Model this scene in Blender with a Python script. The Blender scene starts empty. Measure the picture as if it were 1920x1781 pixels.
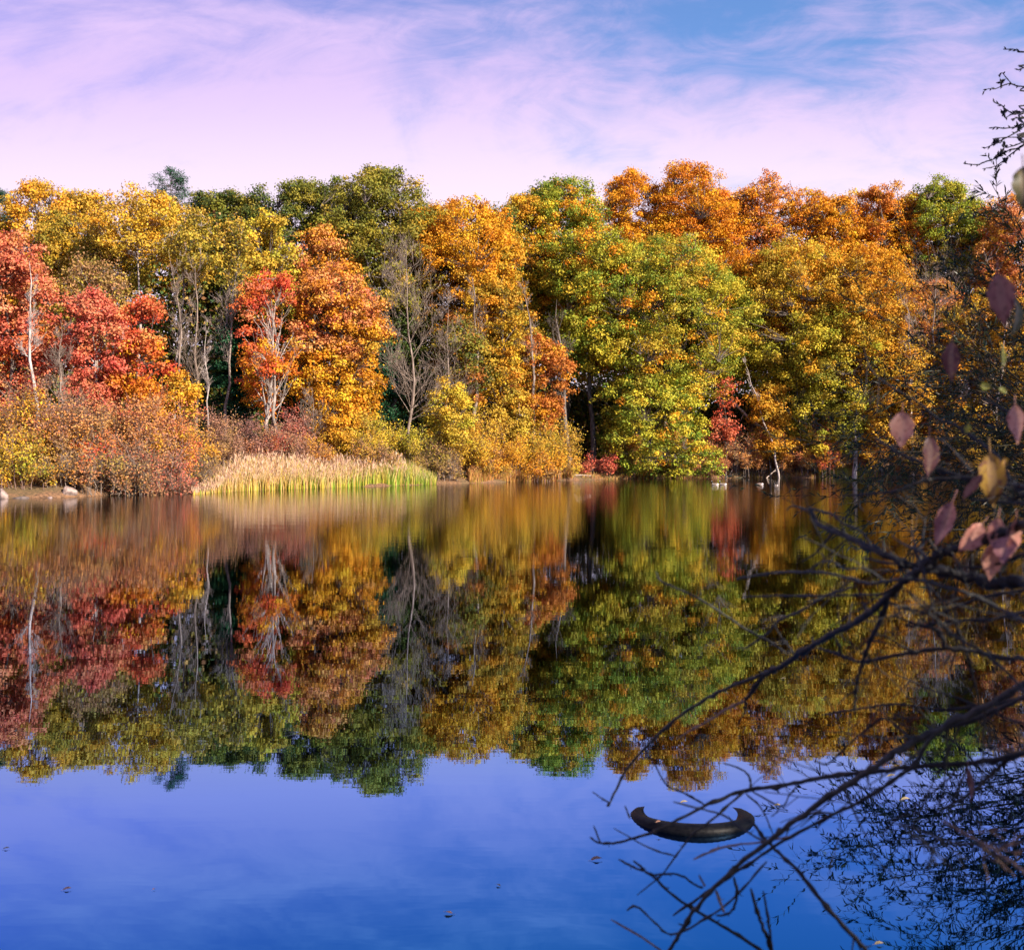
import bpy, math, random
import numpy as np
from mathutils import Vector

# ------------------------------------------------------------------ camera, sky, sun, exposure
sc = bpy.context.scene
col = sc.collection
F, HZ, CH = 2059.0, 850.0, 2.2          # focal length and horizon row in photo pixels, eye height over the water

cam = bpy.data.cameras.new('camera')
cam.sensor_width = 36.0
cam.lens = 36.0 * F / 1920.0
cam.shift_y = -(890.5 - HZ) / 1920.0      # level camera; the frame is shifted down
cam.clip_start, cam.clip_end = 0.05, 3000.0
cam.dof.use_dof = True
cam.dof.focus_distance = 70.0
cam.dof.aperture_fstop = 6.0
camo = bpy.data.objects.new('camera', cam)
camo.location = (0, 0, CH)
camo.rotation_euler = (math.radians(90), 0, 0)
col.objects.link(camo)
sc.camera = camo

SUN_EL, SUN_AZ = math.radians(31), math.radians(126)     # azimuth clockwise from +Y: behind the camera, to the right
sd = Vector((math.sin(SUN_AZ) * math.cos(SUN_EL), math.cos(SUN_AZ) * math.cos(SUN_EL), math.sin(SUN_EL)))
sl = bpy.data.lights.new('sun', 'SUN')
sl.energy = 5.0
sl.angle = math.radians(0.5)
sl.color = (1.0, 0.86, 0.72)
so = bpy.data.objects.new('sun', sl)
so.rotation_euler = sd.to_track_quat('Z', 'Y').to_euler()
so.location = (30, -40, 40)
col.objects.link(so)

sc.view_settings.view_transform = 'Standard'
sc.view_settings.look = 'None'
sc.view_settings.exposure = 1.25
sc.view_settings.gamma = 1.0
sc.render.engine = 'CYCLES'
sc.cycles.max_bounces = 6
sc.cycles.diffuse_bounces = 2
sc.cycles.glossy_bounces = 3
sc.cycles.transmission_bounces = 3
sc.cycles.caustics_reflective = False
sc.cycles.caustics_refractive = False
sc.cycles.use_denoising = True


class NT:
    """small helper for writing node trees"""
    def __init__(s, tree):
        s.t = tree
        tree.nodes.clear()

    def n(s, typ, _in=None, **kw):
        nd = s.t.nodes.new(typ)
        for k, v in kw.items():
            setattr(nd, k, v)
        for k, v in (_in or {}).items():
            sock = nd.inputs[k]
            if isinstance(v, bpy.types.NodeSocket):
                s.t.links.new(v, sock)
            else:
                sock.default_value = v
        return nd

    def math(s, op, a, b=0.0, c=0.0, clamp=False):
        return s.n('ShaderNodeMath', {0: a, 1: b, 2: c}, operation=op, use_clamp=clamp).outputs[0]

    def rng(s, v, a, b, c=0.0, d=1.0, smooth=True):
        return s.n('ShaderNodeMapRange', {0: v, 1: a, 2: b, 3: c, 4: d},
                   interpolation_type='SMOOTHSTEP' if smooth else 'LINEAR').outputs[0]

    def mix(s, f, a, b, mode='MIX'):
        nd = s.n('ShaderNodeMix', data_type='RGBA', blend_type=mode)
        for i, v in ((0, f), (6, a), (7, b)):
            if isinstance(v, bpy.types.NodeSocket):
                s.t.links.new(v, nd.inputs[i])
            elif i == 0:
                nd.inputs[0].default_value = v
            else:
                nd.inputs[i].default_value = (*v, 1.0) if len(v) == 3 else v
        return nd.outputs[2]

    def noise(s, vec, scale, detail=4.0, rough=0.55, dist=0.0):
        d = {'Scale': scale, 'Detail': detail, 'Roughness': rough, 'Distortion': dist}
        if vec is not None:
            d['Vector'] = vec
        return s.n('ShaderNodeTexNoise', d).outputs[0]


def build_world():
    w = bpy.data.worlds.new('World')
    sc.world = w
    w.use_nodes = True
    t = NT(w.node_tree)
    sky = t.n('ShaderNodeTexSky', sky_type='NISHITA', sun_disc=False, sun_elevation=SUN_EL,
              sun_rotation=SUN_AZ, altitude=100.0, air_density=1.0, dust_density=0.6, ozone_density=2.0)
    gen = t.n('ShaderNodeTexCoord').outputs['Generated']
    sep = t.n('ShaderNodeSeparateXYZ', {0: gen})
    x, y, z = sep.outputs
    yy = t.math('MAXIMUM', y, 0.05)
    az = t.math('DIVIDE', x, yy)                      # -0.47 .. 0.47 across the view
    el = t.math('DIVIDE', z, yy)                      # 0.25 .. 0.41 over the trees
    # wispy clouds: noise on a stretched direction field, diagonal streaks
    comb = t.n('ShaderNodeCombineXYZ', {0: t.math('ADD', t.math('MULTIPLY', az, 1.0), t.math('MULTIPLY', el, 0.9)),
                                        1: t.math('SUBTRACT', t.math('MULTIPLY', el, 2.6), t.math('MULTIPLY', az, 0.5)),
                                        2: 0.37}).outputs[0]
    n1 = t.noise(comb, 3.2, 8.0, 0.58, 0.8)
    n2 = t.noise(comb, 8.0, 8.0, 0.62, 1.6)
    wisp = t.math('ADD', t.math('MULTIPLY', n1, 0.66), t.math('MULTIPLY', n2, 0.34))
    # cover: dense towards the horizon, more to the left, thin at upper right
    cover = t.math('ADD', t.rng(el, 0.20, 0.46, 0.46, -0.02, False), t.rng(az, -0.5, 0.35, 0.06, 0.0, False))
    # clear blue patch right of the middle
    dx = t.math('SUBTRACT', az, 0.24)
    dy = t.math('MULTIPLY', t.math('SUBTRACT', el, 0.41), 1.7)
    r2 = t.math('ADD', t.math('MULTIPLY', dx, dx), t.math('MULTIPLY', dy, dy))
    hole = t.rng(t.math('SQRT', r2), 0.02, 0.22, 0.10, 0.0)
    cover = t.math('SUBTRACT', cover, hole)
    m = t.rng(t.math('ADD', wisp, cover), 0.47, 0.86)
    m = t.math('MULTIPLY', m, 0.97)
    base = t.n('ShaderNodeVectorMath', {0: sky.outputs[0], 1: (0.078, 0.078, 0.078)}, operation='MULTIPLY').outputs[0]
    # lavender air on the left, cooler blue on the right
    tint = t.mix(t.rng(az, -0.45, 0.25), (1.15, 0.72, 1.05), (0.66, 0.84, 1.12))
    base = t.mix(1.0, base, tint, 'MULTIPLY')
    cloud = t.mix(t.rng(el, 0.21, 0.36), (0.45, 0.38, 0.445), (0.345, 0.26, 0.42))
    # above the frame the sky goes back to plain clear air
    m = t.math('MULTIPLY', m, t.rng(z, 0.42, 0.7, 1.0, 0.25))
    out = t.mix(m, base, cloud)
    bg = t.n('ShaderNodeBackground', {'Color': out, 'Strength': 1.0})
    o = t.n('ShaderNodeOutputWorld', {0: bg.outputs[0]})


build_world()

# ------------------------------------------------------------------ helpers
def P(px, py, Y):
    return np.array([(px - 960.0) * Y / F, Y, CH - (py - HZ) * Y / F])


def tag(o, label=None, cat=None, group=None, kind=None):
    if label: o['label'] = label
    if cat: o['category'] = cat
    if group: o['group'] = group
    if kind: o['kind'] = kind
    return o


def empty(name, loc, label=None, cat=None, group=None):
    o = bpy.data.objects.new(name, None)
    o.location = loc
    o.empty_display_size = 0.2
    col.objects.link(o)
    return tag(o, label, cat, group)


def mesh(name, V, faces, mats, parent=None, fcol=None, smooth=False, loc=None):
    """faces: list of int arrays (n,3) or (n,4); fcol: (nfaces,3) real colour of each face"""
    V = np.asarray(V, np.float32)
    me = bpy.data.meshes.new(name)
    faces = [np.asarray(f, np.int32) for f in faces if len(f)]
    me.vertices.add(len(V))
    me.vertices.foreach_set('co', V.ravel())
    idx = np.concatenate([f.ravel() for f in faces])
    tot = np.concatenate([np.full(len(f), f.shape[1], np.int32) for f in faces])
    start = np.concatenate([[0], np.cumsum(tot)[:-1]]).astype(np.int32)
    me.loops.add(len(idx))
    me.loops.foreach_set('vertex_index', idx)
    me.polygons.add(len(tot))
    me.polygons.foreach_set('loop_start', start)
    me.polygons.foreach_set('loop_total', tot)
    if smooth:
        me.polygons.foreach_set('use_smooth', np.ones(len(tot), bool))
    if fcol is not None:
        a = me.attributes.new('tint', 'FLOAT_COLOR', 'FACE')
        c = np.ones((len(tot), 4), np.float32)
        c[:, :3] = fcol
        a.data.foreach_set('color', c.ravel())
    me.update(calc_edges=True)
    for m in (mats if isinstance(mats, (list, tuple)) else [mats]):
        me.materials.append(m)
    o = bpy.data.objects.new(name, me)
    col.objects.link(o)
    if parent is not None:
        o.parent = parent
    if loc is not None:
        o.location = loc
    return o


def norm(a):
    return a / np.maximum(np.linalg.norm(a, axis=-1, keepdims=True), 1e-9)


def tubes(paths, radii, k):
    """paths (M,N,3), radii (M,N) -> verts, quads"""
    paths = np.asarray(paths, float)
    radii = np.asarray(radii, float)
    M, N, _ = paths.shape
    T = norm(np.gradient(paths, axis=1))
    ref = np.where(np.abs(T[:, :1, 2:3]) > 0.9, np.array([1.0, 0, 0]), np.array([0, 0, 1.0]))
    n1 = norm(np.cross(T, np.broadcast_to(ref, T.shape)))
    n2 = np.cross(T, n1)
    a = np.linspace(0, 2 * np.pi, k, endpoint=False)
    V = paths[:, :, None, :] + radii[:, :, None, None] * (
        np.cos(a)[None, None, :, None] * n1[:, :, None, :] + np.sin(a)[None, None, :, None] * n2[:, :, None, :])
    V = V.reshape(-1, 3)
    b = (np.arange(M)[:, None, None] * N + np.arange(N - 1)[None, :, None]) * k
    i = np.arange(k)[None, None, :]
    j = (i + 1) % k
    Q = np.stack([b + i, b + j, b + k + j, b + k + i], -1).reshape(-1, 4)
    return V, Q


class Geo:
    def __init__(s):
        s.V, s.F, s.C, s.n = [], [], [], 0

    def add(s, V, Fc, c=None):
        s.V.append(np.asarray(V, float)); s.F.append(np.asarray(Fc) + s.n); s.n += len(V)
        if c is not None:
            c = np.asarray(c, float)
            s.C.append(np.broadcast_to(c, (len(Fc), 3)) if c.ndim == 1 else c)

    def build(s, name, mat, parent=None, smooth=False, loc=None):
        # keep order of faces: group consecutive arrays
        return mesh(name, np.concatenate(s.V), s.F, mat, parent,
                    np.concatenate(s.C) if s.C else None, smooth, loc)


def spawn(R, paths, radii, S, f0, f1, lf, ang, up=0.15, rf=0.55, N=5, jit=0.06, shrink=0.0):
    """S child branches on each parent path; lengths lf * parent length"""
    M, NP, _ = paths.shape
    f = R.uniform(f0, f1, (M, S)) * (NP - 1)
    i = np.clip(f.astype(int), 0, NP - 2)
    w = (f - i)[..., None]
    mi = np.arange(M)[:, None]
    p0 = paths[mi, i] * (1 - w) + paths[mi, i + 1] * w
    tan = norm(paths[mi, i + 1] - paths[mi, i])
    r0 = (radii[mi, i] * (1 - w[..., 0]) + radii[mi, i + 1] * w[..., 0]) * rf
    L = np.linalg.norm(np.diff(paths, axis=1), axis=-1).sum(1)[:, None] * lf * R.uniform(0.65, 1.25, (M, S))
    L = L * (1.0 - shrink * f / (NP - 1))
    perp = norm(np.cross(tan, norm(R.normal(size=(M, S, 3)))))
    a = ang * R.uniform(0.75, 1.25, (M, S, 1))
    d = norm(tan * np.cos(a) + perp * np.sin(a))
    u = np.linspace(0, 1, N)[None, None, :, None]
    out = p0[:, :, None] + d[:, :, None] * L[..., None, None] * u
    out = out + np.array([0, 0, 1.0]) * up * L[..., None, None] * u ** 2
    out = out + np.cumsum(R.normal(size=out.shape) * jit, axis=2) * L[..., None, None] / N * (u > 0)
    rad = r0[..., None] * (1 - 0.8 * u[..., 0])
    return out.reshape(M * S, N, 3), rad.reshape(M * S, N)


def leaf_quads(R, pos, nrm, L, W):
    """one small folded diamond per leaf, lying across its normal"""
    n = len(pos)
    nrm = norm(nrm)
    t = norm(np.cross(nrm, R.normal(size=(n, 3))))
    b = np.cross(nrm, t)
    L = (L * R.uniform(0.7, 1.3, n))[:, None]
    W = (W * R.uniform(0.7, 1.3, n))[:, None]
    fold = nrm * W * 0.25
    V = np.stack([pos - t * L * 0.5, pos + b * W * 0.5 + fold - t * L * 0.08, pos + t * L * 0.5,
                  pos - b * W * 0.5 + fold - t * L * 0.08], 1).reshape(-1, 3)
    Q = np.arange(n * 4).reshape(n, 4)
    return V, Q


def pick(R, pal, n, vary=0.10):
    pal = np.asarray(pal, float)
    i = R.integers(0, len(pal), n)
    c = pal[i]
    c = c * R.uniform(1 - vary * 2, 1 + vary * 2, (n, 1)) * R.uniform(1 - vary, 1 + vary, (n, 3))
    return np.clip(c, 0.002, 0.9)


# ------------------------------------------------------------------ materials
def mat_leaf(name, trans=0.22, rough=0.55, spec=0.10):
    m = bpy.data.materials.new(name)
    m.use_nodes = True
    t = NT(m.node_tree)
    a = t.n('ShaderNodeAttribute', attribute_name='tint').outputs['Color']
    pos = t.n('ShaderNodeNewGeometry').outputs['Position']
    nz = t.noise(pos, 9.0, 2.0)
    c = t.mix(t.rng(nz, 0.3, 0.7, 0.0, 0.15), a, t.mix(1.0, a, (0.55, 0.45, 0.4), 'MULTIPLY'))
    p = t.n('ShaderNodeBsdfPrincipled', {'Base Color': c, 'Roughness': rough, 'Specular IOR Level': spec})
    tr = t.n('ShaderNodeBsdfTranslucent', {'Color': c})
    mx = t.n('ShaderNodeMixShader', {0: trans, 1: p.outputs[0], 2: tr.outputs[0]})
    t.n('ShaderNodeOutputMaterial', {0: mx.outputs[0]})
    return m


def mat_bark(name, c1, c2, scale=3.0, rough=0.9):
    m = bpy.data.materials.new(name)
    m.use_nodes = True
    t = NT(m.node_tree)
    tc = t.n('ShaderNodeTexCoord').outputs['Object']
    mp = t.n('ShaderNodeMapping', {0: tc, 3: (1, 1, 0.25)}).outputs[0]
    nz = t.noise(mp, scale * 2.0, 6.0, 0.65, 0.4)
    c = t.mix(t.rng(nz, 0.35, 0.68), c1, c2)
    bmp = t.n('ShaderNodeBump', {'Strength': 0.5, 'Distance': 0.02, 'Height': nz})
    p = t.n('ShaderNodeBsdfPrincipled', {'Base Color': c, 'Roughness': rough, 'Specular IOR Level': 0.2,
                                         'Normal': bmp.outputs[0]})
    t.n('ShaderNodeOutputMaterial', {0: p.outputs[0]})
    return m


LEAF = mat_leaf('autumn_leaves')
NEEDLE = mat_leaf('needles', 0.15)
GRASS = mat_leaf('dry_grass', 0.3)
BARK = mat_bark('grey_brown_bark', (0.06, 0.048, 0.04), (0.20, 0.16, 0.135))
PALE = mat_bark('pale_bark', (0.26, 0.21, 0.18), (0.54, 0.46, 0.41))
GREY = mat_bark('grey_bark', (0.16, 0.125, 0.10), (0.34, 0.28, 0.24))
TWIG = mat_bark('grey_twigs', (0.15, 0.11, 0.085), (0.32, 0.25, 0.20))
STEM = mat_bark('red_brown_stems', (0.13, 0.075, 0.06), (0.30, 0.20, 0.16))
DRIFT = mat_bark('bleached_wood', (0.30, 0.23, 0.18), (0.50, 0.41, 0.34))


def mat_ground():
    m = bpy.data.materials.new('leaf_litter')
    m.use_nodes = True
    t = NT(m.node_tree)
    pos = t.n('ShaderNodeNewGeometry').outputs['Position']
    a = t.noise(pos, 0.5, 5.0)
    b = t.noise(pos, 6.0, 6.0, 0.7)
    c = t.mix(t.rng(b, 0.3, 0.7), (0.07, 0.045, 0.03), (0.30, 0.16, 0.08))
    c = t.mix(t.rng(a, 0.45, 0.65, 0.0, 0.6), c, (0.10, 0.085, 0.04))
    bmp = t.n('ShaderNodeBump', {'Strength': 0.8, 'Distance': 0.1, 'Height': b})
    p = t.n('ShaderNodeBsdfPrincipled', {'Base Color': c, 'Roughness': 0.95, 'Specular IOR Level': 0.1,
                                         'Normal': bmp.outputs[0]})
    t.n('ShaderNodeOutputMaterial', {0: p.outputs[0]})
    return m


def mat_water():
    """dark blue still water: coloured mirror, whiter at grazing angles, light breeze on the far half"""
    m = bpy.data.materials.new('lake_water')
    m.use_nodes = True
    t = NT(m.node_tree)
    pos = t.n('ShaderNodeNewGeometry').outputs['Position']
    sep = t.n('ShaderNodeSeparateXYZ', {0: pos})
    far = t.rng(sep.outputs[1], 14.0, 60.0)
    m1 = t.n('ShaderNodeMapping', {0: pos, 3: (0.22, 1.0, 1.0)}).outputs[0]
    m2 = t.n('ShaderNodeMapping', {0: pos, 3: (0.5, 2.2, 1.0)}).outputs[0]
    n1 = t.noise(m1, 1.6, 3.0, 0.5)
    n2 = t.noise(m2, 3.0, 2.0, 0.5)
    h = t.math('ADD', t.math('MULTIPLY', n1, 0.6), t.math('MULTIPLY', n2, 0.4))
    h = t.math('MULTIPLY', h, t.math('ADD', t.math('MULTIPLY', far, 0.42), 0.02))
    bmp = t.n('ShaderNodeBump', {'Strength': 1.0, 'Distance': 0.028, 'Height': h})
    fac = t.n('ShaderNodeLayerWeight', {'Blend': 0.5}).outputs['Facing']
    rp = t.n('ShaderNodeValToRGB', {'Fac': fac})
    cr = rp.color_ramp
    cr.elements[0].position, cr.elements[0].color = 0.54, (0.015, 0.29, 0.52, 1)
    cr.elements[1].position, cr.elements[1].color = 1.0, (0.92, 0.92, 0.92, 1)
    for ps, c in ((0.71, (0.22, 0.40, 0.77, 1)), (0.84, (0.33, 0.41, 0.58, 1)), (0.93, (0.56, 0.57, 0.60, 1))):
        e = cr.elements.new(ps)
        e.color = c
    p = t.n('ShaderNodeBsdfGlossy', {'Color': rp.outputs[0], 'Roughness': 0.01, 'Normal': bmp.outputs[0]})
    t.n('ShaderNodeOutputMaterial', {0: p.outputs[0]})
    return m


# ------------------------------------------------------------------ ground and water
SHX = np.array([-400, -90, -60, -40, -24.8, -21.5, -18.4, -11.7, -5.5, 1.7, 11.2, 21.4, 34.9, 43, 60, 85, 400.0])
SHY = np.array([30, 46, 47, 50, 53.3, 56.5, 63, 70.8, 78, 87, 96, 100, 97, 92, 80, 60, 20.0])


def shoreY(x):
    return np.interp(x, SHX, SHY)


def terrain(x, y):
    x = np.asarray(x, float); y = np.asarray(y, float)
    sh = shoreY(x) + 0.5 * np.sin(x * 0.9) + 0.3 * np.sin(x * 2.3 + 1)
    d = y - sh
    bank = np.where(d < 0, np.maximum(-2.0, 0.35 * d - 0.04),
                    0.02 + 0.30 * (1 - np.exp(-d / 0.7)) + 0.045 * d)
    bank = bank + np.where(d > 2, 0.12 * np.sin(x * 0.5) * np.cos(y * 0.4), 0)
    bank = np.minimum(bank, 6 + 0.004 * np.abs(d))
    # bank rises on the left
    bank = bank + np.where(d > 1, 1.0, 0.0) * np.clip((-12 - x) / 8, 0, 1) * np.clip((d - 1) / 6, 0, 1) * 1.2
    # near bank, behind and right of the camera
    dn = np.maximum(2.6 - y, np.minimum((x - 0.52 * y - 1.1) * 0.9, (34 - y) * 0.4))
    near = np.where(dn < 0, np.maximum(-2.0, 0.35 * dn - 0.04), 0.02 + 0.5 * (1 - np.exp(-dn / 0.9)) + 0.03 * dn)
    near = np.minimum(near, 5)
    return np.maximum(bank, near)


def build_ground():
    xs = np.concatenate([np.linspace(-900, -70, 20), np.linspace(-66, 66, 190), np.linspace(70, 900, 20)])
    ys = np.concatenate([np.linspace(-500, -10, 12), np.linspace(-8, 44, 70), np.linspace(44.5, 130, 190),
                         np.linspace(135, 1500, 20)])
    X, Y = np.meshgrid(xs, ys)
    Z = terrain(X, Y)
    V = np.stack([X, Y, Z], -1).reshape(-1, 3)
    nx, ny = len(xs), len(ys)
    i = (np.arange(ny - 1)[:, None] * nx + np.arange(nx - 1)[None, :]).ravel()
    Q = np.stack([i, i + 1, i + nx + 1, i + nx], -1)
    g = mesh('ground', V, [Q], mat_ground(), smooth=True)
    tag(g, 'leaf strewn brown ground rising from the water to the woods', 'ground', kind='structure')
    W = np.array([[-420, -60, 0], [420, -60, 0], [420, 260, 0], [-420, 260, 0]], float)
    w = mesh('water', W, [np.array([[0, 1, 2, 3]])], mat_water())
    tag(w, 'still blue lake water mirroring the autumn woods', 'lake', kind='structure')


build_ground()

# ------------------------------------------------------------------ palettes (real leaf colours)
PAL = dict(
    gold=[(.66, .33, .018), (.60, .36, .025), (.55, .25, .015), (.42, .30, .03)],
    yellow=[(.66, .44, .03), (.60, .42, .04), (.48, .36, .03), (.36, .30, .03)],
    olive=[(.30, .25, .025), (.22, .19, .02), (.42, .29, .03), (.14, .15, .02)],
    orange=[(.66, .21, .012), (.62, .26, .014), (.58, .16, .012), (.50, .12, .012)],
    amber=[(.64, .28, .014), (.60, .22, .012), (.66, .36, .02), (.45, .17, .012)],
    salmon=[(.64, .21, .08), (.62, .26, .07), (.55, .15, .07), (.60, .22, .04)],
    pink=[(.66, .16, .08), (.60, .12, .07), (.64, .20, .09), (.5, .09, .05)],
    red=[(.60, .075, .03), (.64, .12, .035), (.52, .05, .025), (.60, .14, .02)],
    crimson=[(.50, .07, .05), (.56, .12, .07), (.40, .05, .035), (.50, .14, .05)],
    rust=[(.42, .11, .02), (.50, .16, .025), (.34, .08, .02), (.46, .13, .03)],
    brown=[(.36, .17, .07), (.30, .13, .06), (.44, .22, .08), (.26, .12, .06)],
    mauve=[(.30, .12, .09), (.36, .15, .10), (.24, .10, .08), (.40, .18, .10)],
    green=[(.13, .19, .02), (.20, .24, .02), (.09, .14, .015), (.28, .28, .025)],
    lime=[(.32, .31, .025), (.42, .36, .03), (.22, .25, .02), (.50, .38, .03)],
    oak=[(.15, .145, .02), (.20, .17, .02), (.10, .11, .015), (.26, .19, .02)],
    dark=[(.05, .075, .02), (.07, .09, .02), (.04, .06, .018)],
    pine=[(.05, .10, .06), (.07, .12, .07), (.04, .08, .045)],
    hemlock=[(.025, .075, .03), (.035, .09, .035), (.02, .06, .025)],
)


WARM = dict(gold=(1.18, 1.12), yellow=(1.16, 1.05), olive=(1.35, 1.22), orange=(1.22, 1.62), amber=(1.18, 1.32), green=(1.18, 1.30),
            lime=(1.42, 1.34), oak=(1.28, 1.38))
PAL = {k: [(min(r * WARM.get(k, (1.12, 1.36))[0], .8), g * WARM.get(k, (1.12, 1.36))[1], b * 1.3 + .006) for r, g, b in v] for k, v in PAL.items()}


def palmix(*args):
    """palmix('gold',2,'olive',1) -> weighted list"""
    out = []
    for n, w in zip(args[::2], args[1::2]):
        out += PAL[n] * w
    return out


# ------------------------------------------------------------------ trees
def profile(t, p, q):
    return np.maximum(1 - np.abs(2 * t ** p - 1) ** q, 0) ** (1 / q)


def make_tree(seed, name, px, Y, top, hw, bot, pal, label, cat='tree', low=None, spots=None, dens=1.0, flat=0.65, rc=0.62,
              p=0.9, q=2.7, leaf=0.195, bough=1.75, bark=None, lean=0.0, trunk_r=None, limbs=14, group='trees along the far shore',
              gap=0.0, inner=0.4, tr=1.0, base_px=None, fill=1.45):
    R = np.random.default_rng(seed)
    rc = rc * .8 if rc > .62 else rc
    s = Y / F
    bx = (base_px if base_px is not None else px)
    base = np.array([(bx - 960) * s, Y, 0.0])
    base[2] = float(terrain(base[0], Y)) - 0.15
    H = CH - (top - HZ) * s - base[2]
    zb = CH - (bot - HZ) * s - base[2]
    W = hw * s * 1.15
    cx = (px - bx) * s
    root = empty(name, base, label, cat, group)
    r0 = trunk_r or 0.011 * H + 0.04
    # trunk
    u = np.linspace(0, 1, 9)
    wob = np.cumsum(R.normal(size=(9, 2)) * 0.012 * H, 0) * (u[:, None] > 0)
    tp = np.stack([cx * u ** 1.3 + wob[:, 0] + lean * H * u, wob[:, 1], u * H * 0.86], -1)
    trad = r0 * (1 - 0.88 * u) * np.where(u == 0, 1.35, 1)
    V, Q = tubes(tp[None], trad[None], 8)
    g = Geo(); g.add(V, Q)
    # limbs
    cz = lambda t: zb + (H - zb) * t
    th = R.uniform(0, 2 * np.pi, limbs)
    tl = R.uniform(0.02, 0.8, limbs)
    z0 = np.clip(cz(tl) - 0.12 * (H - zb), 0.15 * H, 0.82 * H)
    k = z0 / (0.86 * H) * 8
    ki = np.clip(k.astype(int), 0, 7); kw = (k - ki)[:, None]
    st = tp[ki] * (1 - kw) + tp[ki + 1] * kw
    ph = R.uniform(0, 2 * np.pi, 6)
    am = R.uniform(0.05, 0.17, 3)

    def rad_at(t, th):
        lob = 1 + am[0] * np.cos(2 * th + ph[0] + 4 * t) + am[1] * np.cos(3 * th + ph[1] - 7 * t) + am[2] * np.cos(5 * th + ph[2] + 11 * t)
        return W * profile(np.clip(t, 0.001, 0.999), p, q) * lob

    te = np.clip(tl + R.uniform(0.08, 0.22, limbs), 0.05, 0.97)
    re = rad_at(te, th) * R.uniform(0.6, 0.92, limbs)
    axis = lambda t: np.stack([cx * np.ones_like(t) + lean * cz(t), 0 * t, cz(t)], -1)
    en = axis(te) + np.stack([re * np.cos(th), re * np.sin(th), 0 * re], -1)
    mid = st * 0.5 + en * 0.5 + np.stack([0 * re, 0 * re, -0.06 * np.abs(re)], -1)
    uu = np.linspace(0, 1, 6)[None, :, None]
    lp = st[:, None] * (1 - uu) ** 2 + 2 * mid[:, None] * uu * (1 - uu) + en[:, None] * uu ** 2
    lp = lp + R.normal(size=lp.shape) * 0.07 * W / 4 * (uu > 0)
    lr = (r0 * 0.42 * (1 - 0.6 * z0 / H))[:, None] * (1 - 0.82 * uu[..., 0])
    V, Q = tubes(lp, lr, 6); g.add(V, Q)
    # boughs: big lumps of foliage, each covered with small leaf clumps
    area = 2 * W * (H - zb)
    nb = int(np.clip(area / 3.4, 9, 80))
    tb = R.beta(1.05, 1.1, nb)
    thb = R.uniform(0, 2 * np.pi, nb)
    rb = bough * np.clip(W / 4.0, .28, 1.15) * R.uniform(0.65, 1.3, nb)
    rad_b = np.maximum(rad_at(tb, thb) * R.uniform(0.35, 1.0, nb) ** .7 - 0.45 * rb, 0)
    B = axis(tb) + np.stack([rad_b * np.cos(thb), rad_b * np.sin(thb), -0.35 * rb * (tb > .8)], -1)
    nc = int(max(22, area / (rc * rc) * 1.75 * fill))
    bi = R.integers(0, nb, nc)
    dv = norm(R.normal(size=(nc, 3)) + np.array([0, 0, 0.35]))
    C = B[bi] + dv * (rb[bi] * R.uniform(0.35, 1.0, nc) ** .6)[:, None] * np.array([1, 1, 0.8])
    # the rest fills the crown loosely between the boughs
    t = R.beta(1.05, 1.05, nc)
    tc = R.uniform(0, 2 * np.pi, nc)
    rr = rad_at(t, tc) * (inner + (1 - inner) * R.uniform(0, 1, nc) ** 0.6)
    loose = axis(t) + np.stack([rr * np.cos(tc), rr * np.sin(tc), R.normal(size=nc) * 0.3], -1)
    C = np.where((R.uniform(size=nc) < 0.5)[:, None], loose, C + R.normal(size=(nc, 3)) * .22)
    C[:, 2] = np.maximum(C[:, 2], zb * .9 + .3)
    if gap > 0:      # bare pockets in the crown
        gx = np.sin(C[:, 0] * 1.3 + ph[3]) + np.sin(C[:, 2] * 1.1 + ph[4]) + np.sin(C[:, 1] * 1.2 + ph[5])
        C = C[gx > np.quantile(gx, gap)]
        nc = len(C)
    tcl = np.clip((C[:, 2] - zb) / (H - zb), 0, 1)
    # twigs from the nearest lower limb point to each clump
    pts = np.concatenate([lp.reshape(-1, 3), tp[3:]])
    dd = np.linalg.norm(C[:, None] - pts[None], axis=-1) + np.maximum(0, pts[None, :, 2] - C[:, None, 2]) * 3
    s0 = pts[dd.argmin(1)]
    uu = np.linspace(0, 1, 4)[None, :, None]
    tw = s0[:, None] * (1 - uu) + C[:, None] * uu
    tw = tw + R.normal(size=tw.shape) * 0.12 * (uu > 0)
    V, Q = tubes(tw, np.broadcast_to(0.035 * (1 - 0.75 * uu[..., 0]) * (H / 20), tw.shape[:2]), 4); g.add(V, Q)
    tk = g.build('trunk', bark or BARK, root, smooth=True)
    # leaves
    rcs = rc * R.uniform(0.45, 1.4, nc)
    per = np.maximum((dens * 165 * rcs ** 2 * (0.24 / leaf) ** 2 / 1.15).astype(int), 12)
    ci = np.repeat(np.arange(nc), per)
    n = len(ci)
    off = np.clip(R.normal(size=(n, 3)) * .47, -1.25, 1.25)
    off = off * np.array([1, 1, flat])
    pos = C[ci] + off * rcs[ci][:, None]
    pos[:, 2] -= 0.12 * (off[:, 0] ** 2 + off[:, 1] ** 2) * rcs[ci]
    nr = off * 0.95 + np.array([0, 0, 0.45]) + R.normal(size=(n, 3)) * 0.5
    V, Q = leaf_quads(R, pos, nr, leaf, leaf * 0.66)
    # colour: clump shade of the palette, then leaf by leaf
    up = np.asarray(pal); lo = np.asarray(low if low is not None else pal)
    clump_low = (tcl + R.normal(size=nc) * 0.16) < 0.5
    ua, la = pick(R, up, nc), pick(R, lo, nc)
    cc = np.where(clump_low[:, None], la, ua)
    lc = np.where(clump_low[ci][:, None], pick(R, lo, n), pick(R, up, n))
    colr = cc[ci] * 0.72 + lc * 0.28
    if spots is not None:
        f, spal = spots
        sm = R.uniform(size=nc) < f
        sc_ = pick(R, spal, n)
        colr = np.where(sm[ci][:, None], sc_, colr)
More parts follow.
